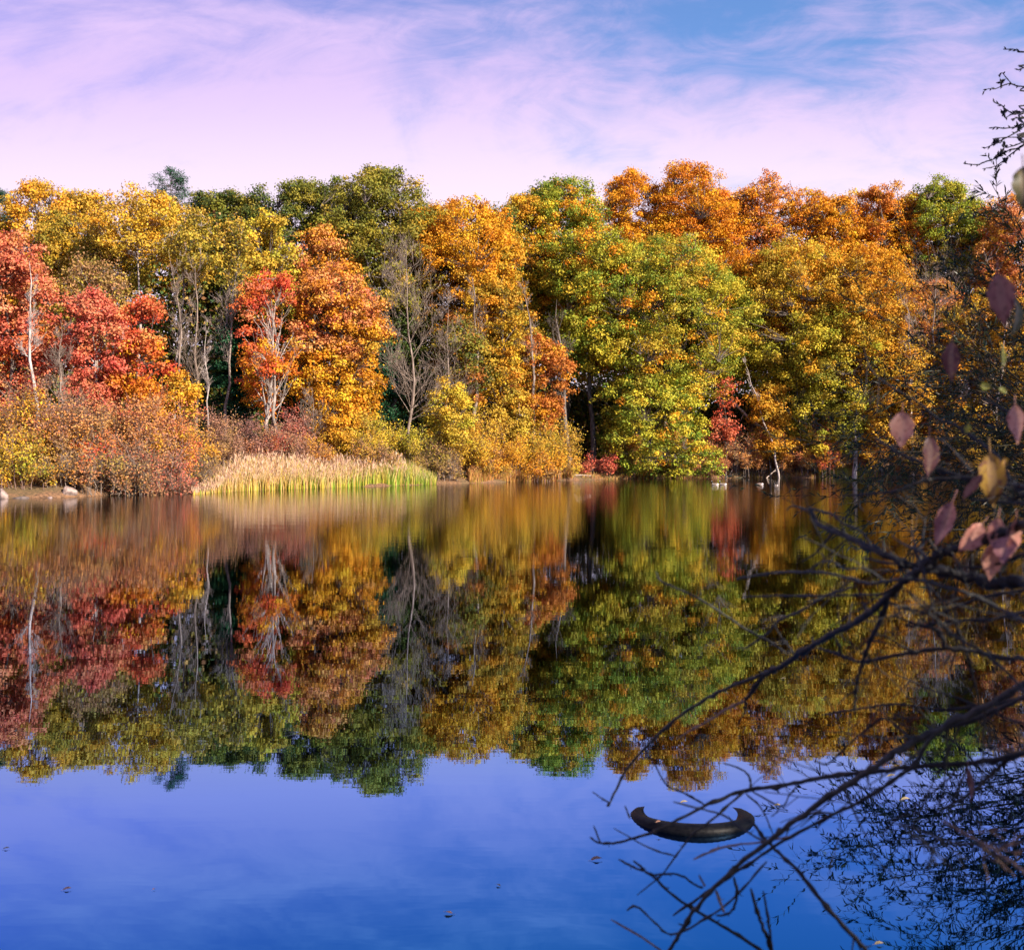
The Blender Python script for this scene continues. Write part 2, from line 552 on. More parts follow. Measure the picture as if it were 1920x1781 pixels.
    mesh('crown', V, [Q], LEAF, root, colr)
    return root


def make_bare(seed, name, px, Y, top, hw, base_py, label, bark=None, n1=30, ang=0.62, dens=1.0, lean=0.0, leaves=None,
              start=0.22, cat='tree', group='bare trees in the woods', trunk_r=None, lift=0.16, tw=0.008):
    R = np.random.default_rng(seed)
    s = Y / F
    base = np.array([(px - 960) * s, Y, 0.0])
    base[2] = float(terrain(base[0], Y)) - 0.1
    H = CH - (top - HZ) * s - base[2]
    W = hw * s
    root = empty(name, base, label, cat, group)
    r0 = trunk_r or 0.009 * H + 0.03
    u = np.linspace(0, 1, 11)
    wob = np.cumsum(R.normal(size=(11, 2)) * 0.010 * H, 0) * (u[:, None] > 0)
    tp = np.stack([wob[:, 0] + lean * H * u, wob[:, 1], u * H], -1)[None]
    tr = (r0 * (1 - 0.93 * u))[None]
    g = Geo()
    V, Q = tubes(tp, tr, 8); g.add(V, Q)
    root_tr = g.build('trunk', bark or TWIG, root, smooth=True)
    l1, r1 = spawn(R, tp, tr, n1, start, 0.96, W / H * 1.35, ang, lift, 0.30, 6, 0.05, 0.72)
    s2, s3 = int(7 * dens), int(4 * dens)
    l2, r2 = spawn(R, l1, r1, s2, 0.2, 0.98, 0.42, 0.6, 0.2, 0.6, 5, 0.08)
    l3, r3 = spawn(R, l2, r2, s3, 0.2, 1.0, 0.5, 0.6, 0.15, 0.7, 4, 0.08)
    r2, r3 = np.maximum(r2, tw), np.maximum(r3, tw * .9)
    step = 1 if n1 <= 16 else n1
    for i in range(0, n1, step):        # few limbs: each is a part of its own; many: one crown of bare twigs
        b = Geo()
        for pth, rd, m_, k_ in ((l1, r1, 1, 5), (l2, r2, s2, 4), (l3, r3, s2 * s3, 3)):
            V, Q = tubes(pth[i * m_:(i + step) * m_], rd[i * m_:(i + step) * m_], k_); b.add(V, Q)
        b.build('limb' if step == 1 else 'limbs', bark or TWIG, root)
    if leaves:
        pal, cnt, lf = leaves[:3]
        zlo = leaves[3] if len(leaves) > 3 else 0.0
        ends = np.concatenate([l2[:, 2:].reshape(-1, 3), l3[:, 1:].reshape(-1, 3)])
        ends = ends[ends[:, 2] > zlo * H]
        pos = ends[R.integers(0, len(ends), cnt)] + R.normal(size=(cnt, 3)) * 0.22
        V, Q = leaf_quads(R, pos, np.array([0, 0, .6]) + R.normal(size=(cnt, 3)) * 0.6, lf, lf * .66)
        mesh('crown', V, [Q], LEAF, root, pick(R, pal, cnt))
    return root


def make_conifer(seed, name, px, Y, top, hw, bot, pal, label, soft=False, group=None):
    R = np.random.default_rng(seed)
    s = Y / F
    base = np.array([(px - 960) * s, Y, 0.0]); base[2] = float(terrain(base[0], Y)) - 0.1
    H = CH - (top - HZ) * s - base[2]
    zb = CH - (bot - HZ) * s - base[2]
    W = hw * s
    root = empty(name, base, label, 'tree', group)
    u = np.linspace(0, 1, 8)
    tp = np.stack([np.cumsum(R.normal(size=8) * .03), np.cumsum(R.normal(size=8) * .03), u * H], -1)
    g = Geo(); V, Q = tubes(tp[None], ((0.012 * H) * (1 - .93 * u))[None], 7); g.add(V, Q)
    nb = int(60 + H * 4) if not soft else 46
    t = R.uniform(0, 1, nb) ** 0.9
    z = zb + (H - zb) * t
    th = R.uniform(0, 2 * np.pi, nb)
    L = W * (1 - t) ** (0.6 if soft else 0.8) * R.uniform(0.65, 1.15, nb) + 0.25
    rise = (0.35 if soft else -0.15) + R.normal(size=nb) * 0.1
    uu = np.linspace(0, 1, 5)[None, :, None]
    d = np.stack([np.cos(th), np.sin(th), rise], -1)
    st = np.stack([np.interp(z, tp[:, 2], tp[:, 0]), np.interp(z, tp[:, 2], tp[:, 1]), z], -1)
    bp = st[:, None] + d[:, None] * L[:, None, None] * uu - np.array([0, 0, .12]) * L[:, None, None] * uu ** 2
    V, Q = tubes(bp, 0.03 * (1 - .8 * uu[..., 0]) * np.ones((nb, 1)), 4); g.add(V, Q)
    g.build('trunk', BARK, root, smooth=True)
    n = int(nb * (90 if soft else 150))
    bi = R.integers(0, nb, n)
    f = R.uniform(0.45 if soft else 0.12, 1.0, n)
    k = f * 4; ki = np.clip(k.astype(int), 0, 3); kw = (k - ki)[:, None]
    pos = bp[bi, ki] * (1 - kw) + bp[bi, ki + 1] * kw
    wid = (0.30 if soft else 0.42) * (1 - 0.3 * f)
    pos = pos + R.normal(size=(n, 3)) * wid[:, None] * np.array([1, 1, 0.75 if soft else 0.22])
    V, Q = leaf_quads(R, pos, np.array([0, 0, 1.0]) + R.normal(size=(n, 3)) * .6, 0.3, 0.055 if soft else 0.10)
    mesh('crown', V, [Q], NEEDLE, root, pick(R, pal, n))
    return root


def make_shrub(seed, name, px, Y, top, hw, pal, label, dens=1.0, leaf=0.12, twigs=1.0, spots=None, bottom=None,
               stem=None, group='shrubs along the far bank', low=None, depth=1.0, cat='shrub'):
    """many stems from a wide base, twiggy, small leaves"""
    R = np.random.default_rng(seed)
    s = Y / F
    base = np.array([(px - 960) * s, Y, 0.0]); base[2] = float(terrain(base[0], Y)) - 0.08
    H = max(CH - (top - HZ) * s - base[2], 0.6)
    W = hw * s
    root = empty(name, base, label, cat, group)
    ns = int(12 + 9 * W)
    th = R.uniform(0, 2 * np.pi, ns)
    rb = R.uniform(0, 0.75, ns) ** 0.7 * W
    st = np.stack([rb * np.cos(th), rb * np.sin(th) * depth, -0.1 * np.ones(ns)], -1)
    re = np.minimum(rb + R.uniform(0.05, 0.4, ns) * W, W)
    he = H * np.sqrt(np.maximum(1 - (re / W * 0.92) ** 2, 0.06)) * R.uniform(0.55, 1.08, ns)
    en = np.stack([re * np.cos(th), re * np.sin(th) * depth, he], -1)
    uu = np.linspace(0, 1, 6)[None, :, None]
    mid = np.stack([st[:, 0] * .6 + en[:, 0] * .4, st[:, 1] * .6 + en[:, 1] * .4, en[:, 2] * .7], -1)
    p1 = st[:, None] * (1 - uu) ** 2 + 2 * mid[:, None] * uu * (1 - uu) + en[:, None] * uu ** 2
    p1 = p1 + R.normal(size=p1.shape) * 0.05 * (uu > 0)
    r1 = 0.022 * (1 - 0.75 * uu[..., 0]) * np.ones((ns, 1))
    g = Geo(); V, Q = tubes(p1, r1, 4); g.add(V, Q)
    p2, r2 = spawn(R, p1, r1, int(7 * twigs), 0.25, 1.0, 0.33, 0.65, 0.1, 0.6, 4, 0.08)
    V, Q = tubes(p2, np.maximum(r2, 0.007), 3); g.add(V, Q)
    p3, r3 = spawn(R, p2, r2, int(4 * twigs), 0.2, 1.0, 0.5, 0.7, 0.05, 0.7, 3, 0.08)
    V, Q = tubes(p3, np.maximum(r3, 0.006), 3); g.add(V, Q)
    g.build('stems', stem or STEM, root)
    n = int(dens * 620 * W * 2 * H * (0.13 / leaf) ** 2)
    n = min(max(n, 400), 26000)
    ends = np.concatenate([p2[:, 1:].reshape(-1, 3), p3.reshape(-1, 3)])
    ei = R.integers(0, len(ends), n)
    pos = ends[ei] + R.normal(size=(n, 3)) * np.array([.16, .16, .12])
    pos[:, 2] = np.maximum(pos[:, 2], 0.05)
    V, Q = leaf_quads(R, pos, np.array([0, -.2, .5]) + R.normal(size=(n, 3)) * .7, leaf, leaf * .7)
    # colour patches along the branches
    patch = np.sin(pos[:, 0] * 1.1 + seed) + np.sin(pos[:, 2] * 1.7 + seed * 2) + R.normal(size=n) * .5
    i2, i3 = np.arange(len(p2)), np.arange(len(p3))
    owner = np.concatenate([np.repeat(i2 // int(7 * twigs), 3), np.repeat(i3 // (int(7 * twigs) * int(4 * twigs)), 3)])[ei]
    c = pick(R, pal, ns)[owner] * .6 + pick(R, pal, n, .13) * .4
    if low is not None:
        c = np.where((pos[:, 2] / H + R.normal(size=n) * .12 < .5)[:, None], pick(R, low, ns)[owner] * .6 + pick(R, low, n, .13) * .4, c)
    if spots is not None:
        c = np.where((patch > spots[0])[:, None], pick(R, spots[1], n, .13), c)
    mesh('foliage', V, [Q], LEAF, root, c)
    return root


G = palmix
BL, MP = 'broadleaf_tree', 'maple_tree'
# seed, name, px, Y, top, half width, crown bottom, palette, label, options
TREES = [
 # ---- skyline row, left
 (1, BL, -28, 90, 395, 52, 640, G('gold', 1, 'lime', 1), 'yellow tree cut by the left edge, lower than the golden tree beside it', {}),
 (2, BL, 62, 89, 348, 54, 600, PAL['gold'], 'deep golden tree standing tallest at the far left of the skyline', dict(rc=0.74)),
 (3, BL, 155, 92, 362, 62, 620, G('gold', 2, 'olive', 1), 'golden tree with an uneven top between the tallest golden tree and the pale trunked tree', {}),
 (4, BL, 120, 86, 398, 60, 640, G('gold', 1, 'olive', 2), 'dull olive gold tree right behind the white birch', dict(dens=.8, gap=.1)),
 (5, BL, 262, 83, 370, 70, 480, G('yellow', 2, 'gold', 1), 'yellow tree with a forked white trunk below its crown, left of the pine', dict(bark=PALE, gap=.12, rc=0.7, limbs=18, trunk_r=.2)),
 (6, BL, 200, 85, 420, 52, 560, G('yellow', 1, 'olive', 2), 'pale olive yellow tree above the crimson maple', dict(dens=.8, gap=.1)),
 (7, BL, 390, 97, 360, 36, 620, G('dark', 2, 'oak', 1), 'small dark green crown on the skyline just right of the pine', {}),
 (8, BL, 362, 82, 400, 46, 530, G('olive', 2, 'yellow', 1), 'thin olive tree with bare grey limbs showing, below the pine', dict(bark=GREY, gap=.35, dens=.6, rc=.75, limbs=22, trunk_r=.13)),
 (9, BL, 440, 84, 412, 32, 500, G('olive', 2, 'yellow', 1), 'sparse olive yellow tree above the tall pale trunk, left of the bright yellow tree', dict(bark=GREY, gap=.3, dens=.6, rc=.7, trunk_r=.13)),
 (10, BL, 478, 94, 364, 58, 640, G('oak', 2, 'dark', 2), 'dark olive oak on the skyline behind the bright yellow tree', {}),
 (11, BL, 570, 93, 350, 62, 640, G('oak', 3, 'dark', 1), 'dark olive oak left of the great rounded green oak', {}),
 (12, BL, 505, 83, 400, 46, 600, G('yellow', 2, 'lime', 1), 'bright yellow tree with a green tinge above the small red maple', dict(rc=0.66)),
 (13, BL, 712, 90, 322, 98, 590, G('oak', 3, 'olive', 1), 'great rounded dark green oak, the tallest green crown left of the middle', dict(rc=0.9, p=.9, q=2.6, low=G('oak', 2, 'olive', 2))),
 (14, BL, 642, 93, 335, 52, 620, G('oak', 2, 'dark', 1), 'dark green oak shoulder joined to the left of the great rounded oak', {}),
 (15, BL, 596, 86, 428, 38, 540, G('salmon', 2, 'amber', 1), 'salmon orange crown rising behind the big orange maple', dict(gap=.1, rc=.75, flat=0.72)),
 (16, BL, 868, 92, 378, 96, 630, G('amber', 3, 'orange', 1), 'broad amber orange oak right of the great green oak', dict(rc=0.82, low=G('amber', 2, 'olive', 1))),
 (17, BL, 938, 99, 395, 42, 700, G('dark', 1, 'oak', 2), 'dark green tree in the dip of the skyline right of the amber oak', {}),
 (18, BL, 1050, 104, 342, 92, 640, G('green', 3, 'lime', 1), 'tall tree half green and half orange right of the dip in the skyline', dict(spots=(.28, PAL['amber']), rc=0.86)),
 (19, BL, 985, 101, 372, 48, 600, G('amber', 2, 'lime', 1), 'orange and green crown against the left side of the half green tree', dict(gap=.1)),
 (20, BL, 1180, 112, 330, 62, 620, PAL['orange'], 'bright orange tree, the left one of the two orange domes on the skyline', dict(rc=0.78)),
 (21, BL, 1290, 111, 312, 72, 620, G('orange', 3, 'amber', 1), 'bright orange tree with the highest dome of the skyline', dict(rc=0.78)),
 (22, BL, 1372, 113, 358, 60, 640, G('orange', 3, 'rust', 1), 'rusty orange tree right under the highest orange dome', dict(gap=.1)),
 (23, BL, 1436, 112, 330, 56, 600, G('orange', 2, 'salmon', 1), 'thin topped orange tree with sky showing through its crown', dict(gap=.4, dens=.55, rc=.7, limbs=22)),
 (24, BL, 1508, 112, 362, 52, 640, G('orange', 2, 'amber', 1), 'orange tree right of the thin topped tree', dict(rc=0.7)),
 (25, BL, 1572, 111, 374, 52, 640, PAL['amber'], 'amber yellow tree in the low stretch of the right skyline', dict(rc=0.7)),
 (26, BL, 1645, 112, 358, 58, 640, G('orange', 2, 'rust', 1), 'dark orange tree left of the green topped tree at the right', dict(rc=0.7)),
 (27, BL, 1760, 112, 346, 76, 660, G('green', 2, 'lime', 1), 'green tree alone among orange ones on the right skyline', dict(rc=0.78, low=G('olive', 1, 'lime', 1))),
 (28, BL, 1905, 108, 372, 86, 680, G('salmon', 2, 'amber', 1), 'salmon orange tree at the right edge behind the willow', dict(gap=.15)),
 (65, BL, 430, 94, 366, 50, 640, G('oak', 2, 'dark', 1), 'dark olive tree on the skyline between the small dark crown and the dark olive oak', {}),
 (66, BL, 790, 95, 396, 56, 600, G('oak', 2, 'dark', 1), 'olive green crown in the notch between the great green oak and the amber oak', {}),
 (67, BL, 300, 93, 378, 60, 540, G('gold', 1, 'olive', 2), 'olive gold tree at the foot of the pine', {}),
 (68, BL, 915, 93, 420, 60, 700, G('amber', 2, 'olive', 1), 'amber tree under the dip of the skyline, right of the amber oak', {}),
 (69, BL, 1700, 114, 372, 55, 660, G('orange', 2, 'amber', 1), 'orange tree wedged against the left side of the green topped tree', {}),
 (70, BL, 1835, 112, 400, 50, 660, G('amber', 1, 'salmon', 1), 'salmon amber tree right of the green topped tree', dict(gap=.1)),
 # ---- second row
 (30, BL, 1110, 98, 425, 84, 690, G('green', 2, 'lime', 3), 'green tree with yellow edges standing behind the lone dark trunk', dict(rc=0.82, flat=0.72, spots=(.08, PAL['orange']))),
 (31, BL, 1240, 100, 448, 126, 750, G('green', 2, 'lime', 3, 'yellow', 1), 'huge green and gold oak leaning over the water right of the middle', dict(rc=0.86, flat=0.67, spots=(.14, PAL['amber']), p=.7)),
 (32, BL, 1345, 103, 520, 66, 715, G('lime', 2, 'green', 1), 'yellow green tree against the right side of the huge oak', dict(flat=0.72)),
 (33, BL, 1222, 97.5, 700, 98, 893, G('lime', 3, 'green', 2), 'low spreading green and yellow tree whose boughs hang to the water', dict(rc=0.7, flat=0.62, leaf=.22, p=.75, spots=(.08, PAL['amber']), limbs=18, inner=.3)),
 (34, BL, 1395, 106, 470, 66, 690, G('orange', 2, 'amber', 2), 'deep orange tree under the rusty crown right of the huge oak', {}),
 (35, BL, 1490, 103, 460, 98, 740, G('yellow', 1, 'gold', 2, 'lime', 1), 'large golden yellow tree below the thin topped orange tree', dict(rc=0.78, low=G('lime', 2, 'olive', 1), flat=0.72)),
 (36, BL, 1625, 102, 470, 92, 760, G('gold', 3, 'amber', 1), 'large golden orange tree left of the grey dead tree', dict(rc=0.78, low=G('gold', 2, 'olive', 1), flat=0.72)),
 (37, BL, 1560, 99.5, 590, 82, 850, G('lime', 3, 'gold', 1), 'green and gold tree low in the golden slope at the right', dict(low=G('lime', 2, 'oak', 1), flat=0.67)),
 (38, BL, 1668, 98.5, 620, 70, 850, G('yellow', 1, 'gold', 2), 'bright gold tree above the pale stump trunk by the water', dict(flat=0.67, rc=0.7)),
 (39, BL, 1735, 100, 520, 66, 850, G('salmon', 2, 'amber', 1), 'salmon tree behind the grey dead tree', dict(gap=.3, dens=.6, rc=.7)),
 (40, BL, 1835, 97, 560, 80, 850, G('amber', 2, 'olive', 2), 'amber and olive tree behind the willow near the right edge', dict(gap=.15, rc=0.66)),
 (41, BL, 1925, 94, 560, 60, 850, G('gold', 2, 'olive', 1), 'gold tree at the right edge below the salmon one', dict(rc=0.66)),
 (42, BL, 940, 90, 540, 62, 800, G('amber', 1, 'olive', 2, 'gold', 1), 'olive and gold tree with a slim grey trunk under the dip in the skyline', dict(gap=.15, flat=0.62, rc=0.66)),
 (43, BL, 1005, 91, 640, 58, 800, G('rust', 3, 'amber', 1), 'rusty brown tree with flat tiers left of the lone dark trunk', dict(flat=0.52, rc=0.66, gap=.1, leaf=.2)),
 (44, BL, 860, 86, 600, 50, 800, G('oak', 2, 'rust', 1, 'dark', 1), 'brown green tree behind the two leafless trees, leaf colours darkened for shade', dict(gap=.2, rc=.75, flat=0.62, dens=.8)),  # darker palette stands for the shade behind the leafless trees
 (45, BL, 762, 92, 560, 66, 800, G('dark', 3, 'oak', 1), 'green tree behind the big leafless tree, its shade put into dark leaf colours', dict(dens=.8)),  # dark leaf tones carry the shade of the gap
 # ---- front maples
 (50, MP, 8, 69, 450, 84, 770, G('pink', 3, 'salmon', 1), 'rose red maple cut by the left edge, behind the white birch', dict(low=G('red', 1, 'pink', 2), rc=.75, leaf=.19, gap=.08, flat=0.72)),
 (51, MP, 178, 68, 560, 58, 765, G('crimson', 2, 'pink', 2), 'crimson maple with a short pale trunk showing below its leaves', dict(rc=.65, leaf=.18, flat=0.67, bark=PALE, trunk_r=.16, gap=.1, base_px=197)),
 (52, MP, 268, 69, 566, 52, 780, G('red', 2, 'salmon', 1), 'fiery red and orange maple right of the crimson one', dict(low=G('orange', 3, 'red', 1), rc=.65, leaf=.18, flat=0.64, gap=.08)),
 (53, BL, 170, 74, 495, 72, 640, G('brown', 2, 'olive', 1), 'thin brown leaved tree above the crimson maple', dict(gap=.3, dens=.45, rc=.6, leaf=.18, limbs=22, bark=TWIG)),
 (54, MP, 628, 80, 496, 74, 805, G('salmon', 3, 'orange', 1), 'big orange maple with a pinkish top left of the leafless tree', dict(low=G('amber', 2, 'gold', 1), rc=.72, leaf=.2, flat=0.58, p=.85, q=2.8, limbs=20, fill=1.7)),
 (55, MP, 503, 77, 520, 52, 775, G('red', 3, 'pink', 1), 'small red maple with pale forking limbs showing through', dict(low=G('orange', 2, 'red', 1), rc=.55, leaf=.17, flat=0.62, gap=.42, bark=PALE, limbs=26, trunk_r=.17, dens=.9)),
 (56, 'sapling', 1360, 98.5, 716, 24, 822, G('pink', 2, 'red', 1), 'little bright red sapling at the edge of the dark gap', dict(rc=.45, leaf=.19, flat=.5, gap=.45, limbs=8, trunk_r=.08, dens=.45)),
 (57, 'sapling', 342, 66, 712, 24, 770, PAL['gold'], 'little gold sapling right of the fiery maple', dict(rc=.5, leaf=.18, flat=0.62, limbs=8, trunk_r=.06)),
 (58, 'sapling', 952, 88.5, 735, 36, 840, PAL['yellow'], 'yellow sapling with a thin white stem left of the rusty tree', dict(rc=.5, leaf=.17, gap=.15, limbs=8, trunk_r=.055, bark=PALE)),
 (59, 'sapling', 842, 81, 715, 40, 830, G('yellow', 2, 'lime', 1), 'yellow sapling in front of the smaller leafless tree', dict(rc=.5, leaf=.17, gap=.2, limbs=8, trunk_r=.055)),
 (60, 'sapling', 1445, 99.5, 725, 40, 850, PAL['gold'], 'gold sapling behind the leaning pale trunk', dict(rc=.6, leaf=.2, gap=.15, limbs=8, trunk_r=.06)),
 (61, 'sapling', 655, 78, 775, 40, 850, PAL['gold'], 'golden sapling under the lowest boughs of the big orange maple', dict(rc=.5, leaf=.17, flat=0.62, limbs=8, trunk_r=.06)),
]
for (sd_, nm, px, Y, top, hw, bot, pal, lab, op) in TREES:
    make_tree(sd_, nm, px, Y, top, hw, bot, pal, lab, **op)

make_conifer(80, 'pine_tree', 320, 97, 322, 62, 430, PAL['pine'], 'blue green pine poking above the yellow trees at the left', soft=True)
make_conifer(81, 'pine_tree', -6, 97, 362, 30, 440, PAL['pine'], 'tip of a dark pine at the left edge of the skyline', soft=True)
make_conifer(82, 'conifer_tree', 428, 84, 610, 62, 800, PAL['hemlock'], 'dark green conifer in shade left of the small red maple', group='dark conifers under the tall trees')
make_conifer(83, 'conifer_tree', 715, 88, 640, 60, 820, PAL['hemlock'], 'dark green conifer behind the foot of the big leafless tree', group='dark conifers under the tall trees')
make_conifer(84, 'conifer_tree', 560, 88, 640, 55, 815, PAL['hemlock'], 'dark conifer between the small red maple and the big orange one', group='dark conifers under the tall trees')

# leafless and thin trees
make_bare(101, 'bare_tree', 768, 80, 450, 82, 800, 'big leafless grey tree right of the orange maple', n1=46, ang=.85, trunk_r=.14, start=.22)
make_bare(102, 'bare_tree', 838, 82, 556, 60, 760, 'smaller leafless tree right of the big leafless one', n1=28, ang=.85, start=.25, trunk_r=.10)
make_bare(103, 'birch_tree', 66, 64, 492, 34, 745, 'white birch with a crooked trunk and bare twigs above the left bank', bark=PALE, n1=16, start=.5, lean=.02, trunk_r=.15, ang=.8)
make_bare(104, 'bare_tree', 422, 78, 425, 46, 790, 'tall pale thin trunk with bare upswept branches left of the small red maple', bark=GREY, n1=26, start=.35, leaves=(PAL['olive'], 1500, .2, .75), trunk_r=.13)
make_bare(105, 'bare_tree', 318, 72, 470, 34, 760, 'slim grey pole trunk at the right edge of the fiery maple', bark=TWIG, n1=22, start=.4, trunk_r=.12)
make_bare(106, 'bare_tree', 362, 78, 500, 44, 760, 'thin grey tree with tangled bare limbs between the fiery maple and the conifer', bark=TWIG, n1=22, start=.25)
make_bare(107, 'bare_tree', 395, 74, 600, 26, 790, 'crooked pale stem just left of the tall pale thin trunk', bark=PALE, n1=16, start=.4, lean=-.03, trunk_r=.08)
make_bare(108, 'bare_tree', 500, 75.5, 560, 66, 835, 'pale limbed leafless tree in front of the small red maple', bark=GREY, n1=15, start=.12, trunk_r=.16, ang=.65, dens=.8, lift=.3)
make_bare(109, 'bare_tree', 1735, 97, 500, 110, 860, 'grey dead tree with sweeping bare branches at the right', bark=GREY, n1=34, start=.3, ang=.7, lift=.05, lean=.04)
make_bare(110, 'bare_tree', 885, 86, 520, 40, 820, 'grey trunk rising from the yellow bushes right of the leafless trees', bark=TWIG, n1=16, start=.45, trunk_r=.24)
make_bare(111, 'bare_tree', 1000, 89, 520, 40, 820, 'straight grey trunk running up through the rusty tree', bark=TWIG, n1=14, start=.5, trunk_r=.2)
make_bare(112, 'bare_tree', 1073, 92, 560, 44, 845, 'lone dark trunk beside the black gap in the middle of the woods', bark=BARK, n1=14, start=.4, lean=-.01, trunk_r=.3)
make_bare(113, 'birch_tree', 1462, 98, 672, 18, 840, 'leaning pale birch stem at the right of the dark gap', bark=PALE, n1=8, start=.6, lean=-.30, trunk_r=.11)
make_bare(114, 'birch_tree', 1716, 96, 560, 30, 870, 'white birch trunk seen through the willow leaves', bark=PALE, n1=16, start=.5, lean=-.02, trunk_r=.15)
make_bare(115, 'birch_tree', 1600, 97.6, 760, 14, 870, 'thick pale stump trunk near the water at the right', bark=PALE, n1=6, start=.7, lean=.06, trunk_r=.26)
make_bare(116, 'birch_tree', 1862, 93, 560, 36, 870, 'forked white birch near the right edge behind the willow', bark=PALE, n1=14, start=.35, lean=.03, trunk_r=.14)
make_bare(117, 'bare_tree', 1505, 99, 640, 24, 850, 'thin upright grey stem in the golden slope', bark=TWIG, n1=10, start=.5, trunk_r=.08)
make_bare(118, 'bare_tree', 118, 66, 600, 40, 760, 'dark tangled bare tree between the birch and the crimson maple', bark=TWIG, n1=26, start=.2, ang=.8)
make_bare(119, 'birch_tree', 1800, 95, 700, 24, 870, 'thin slanting white birch stem behind the middle of the willow', bark=PALE, n1=8, start=.5, lean=.10, trunk_r=.09)
make_bare(120, 'bare_tree', 588, 77, 730, 40, 830, 'short grey dead stem below the left side of the big orange maple', bark=TWIG, n1=18, start=.3, trunk_r=.09, ang=.9)

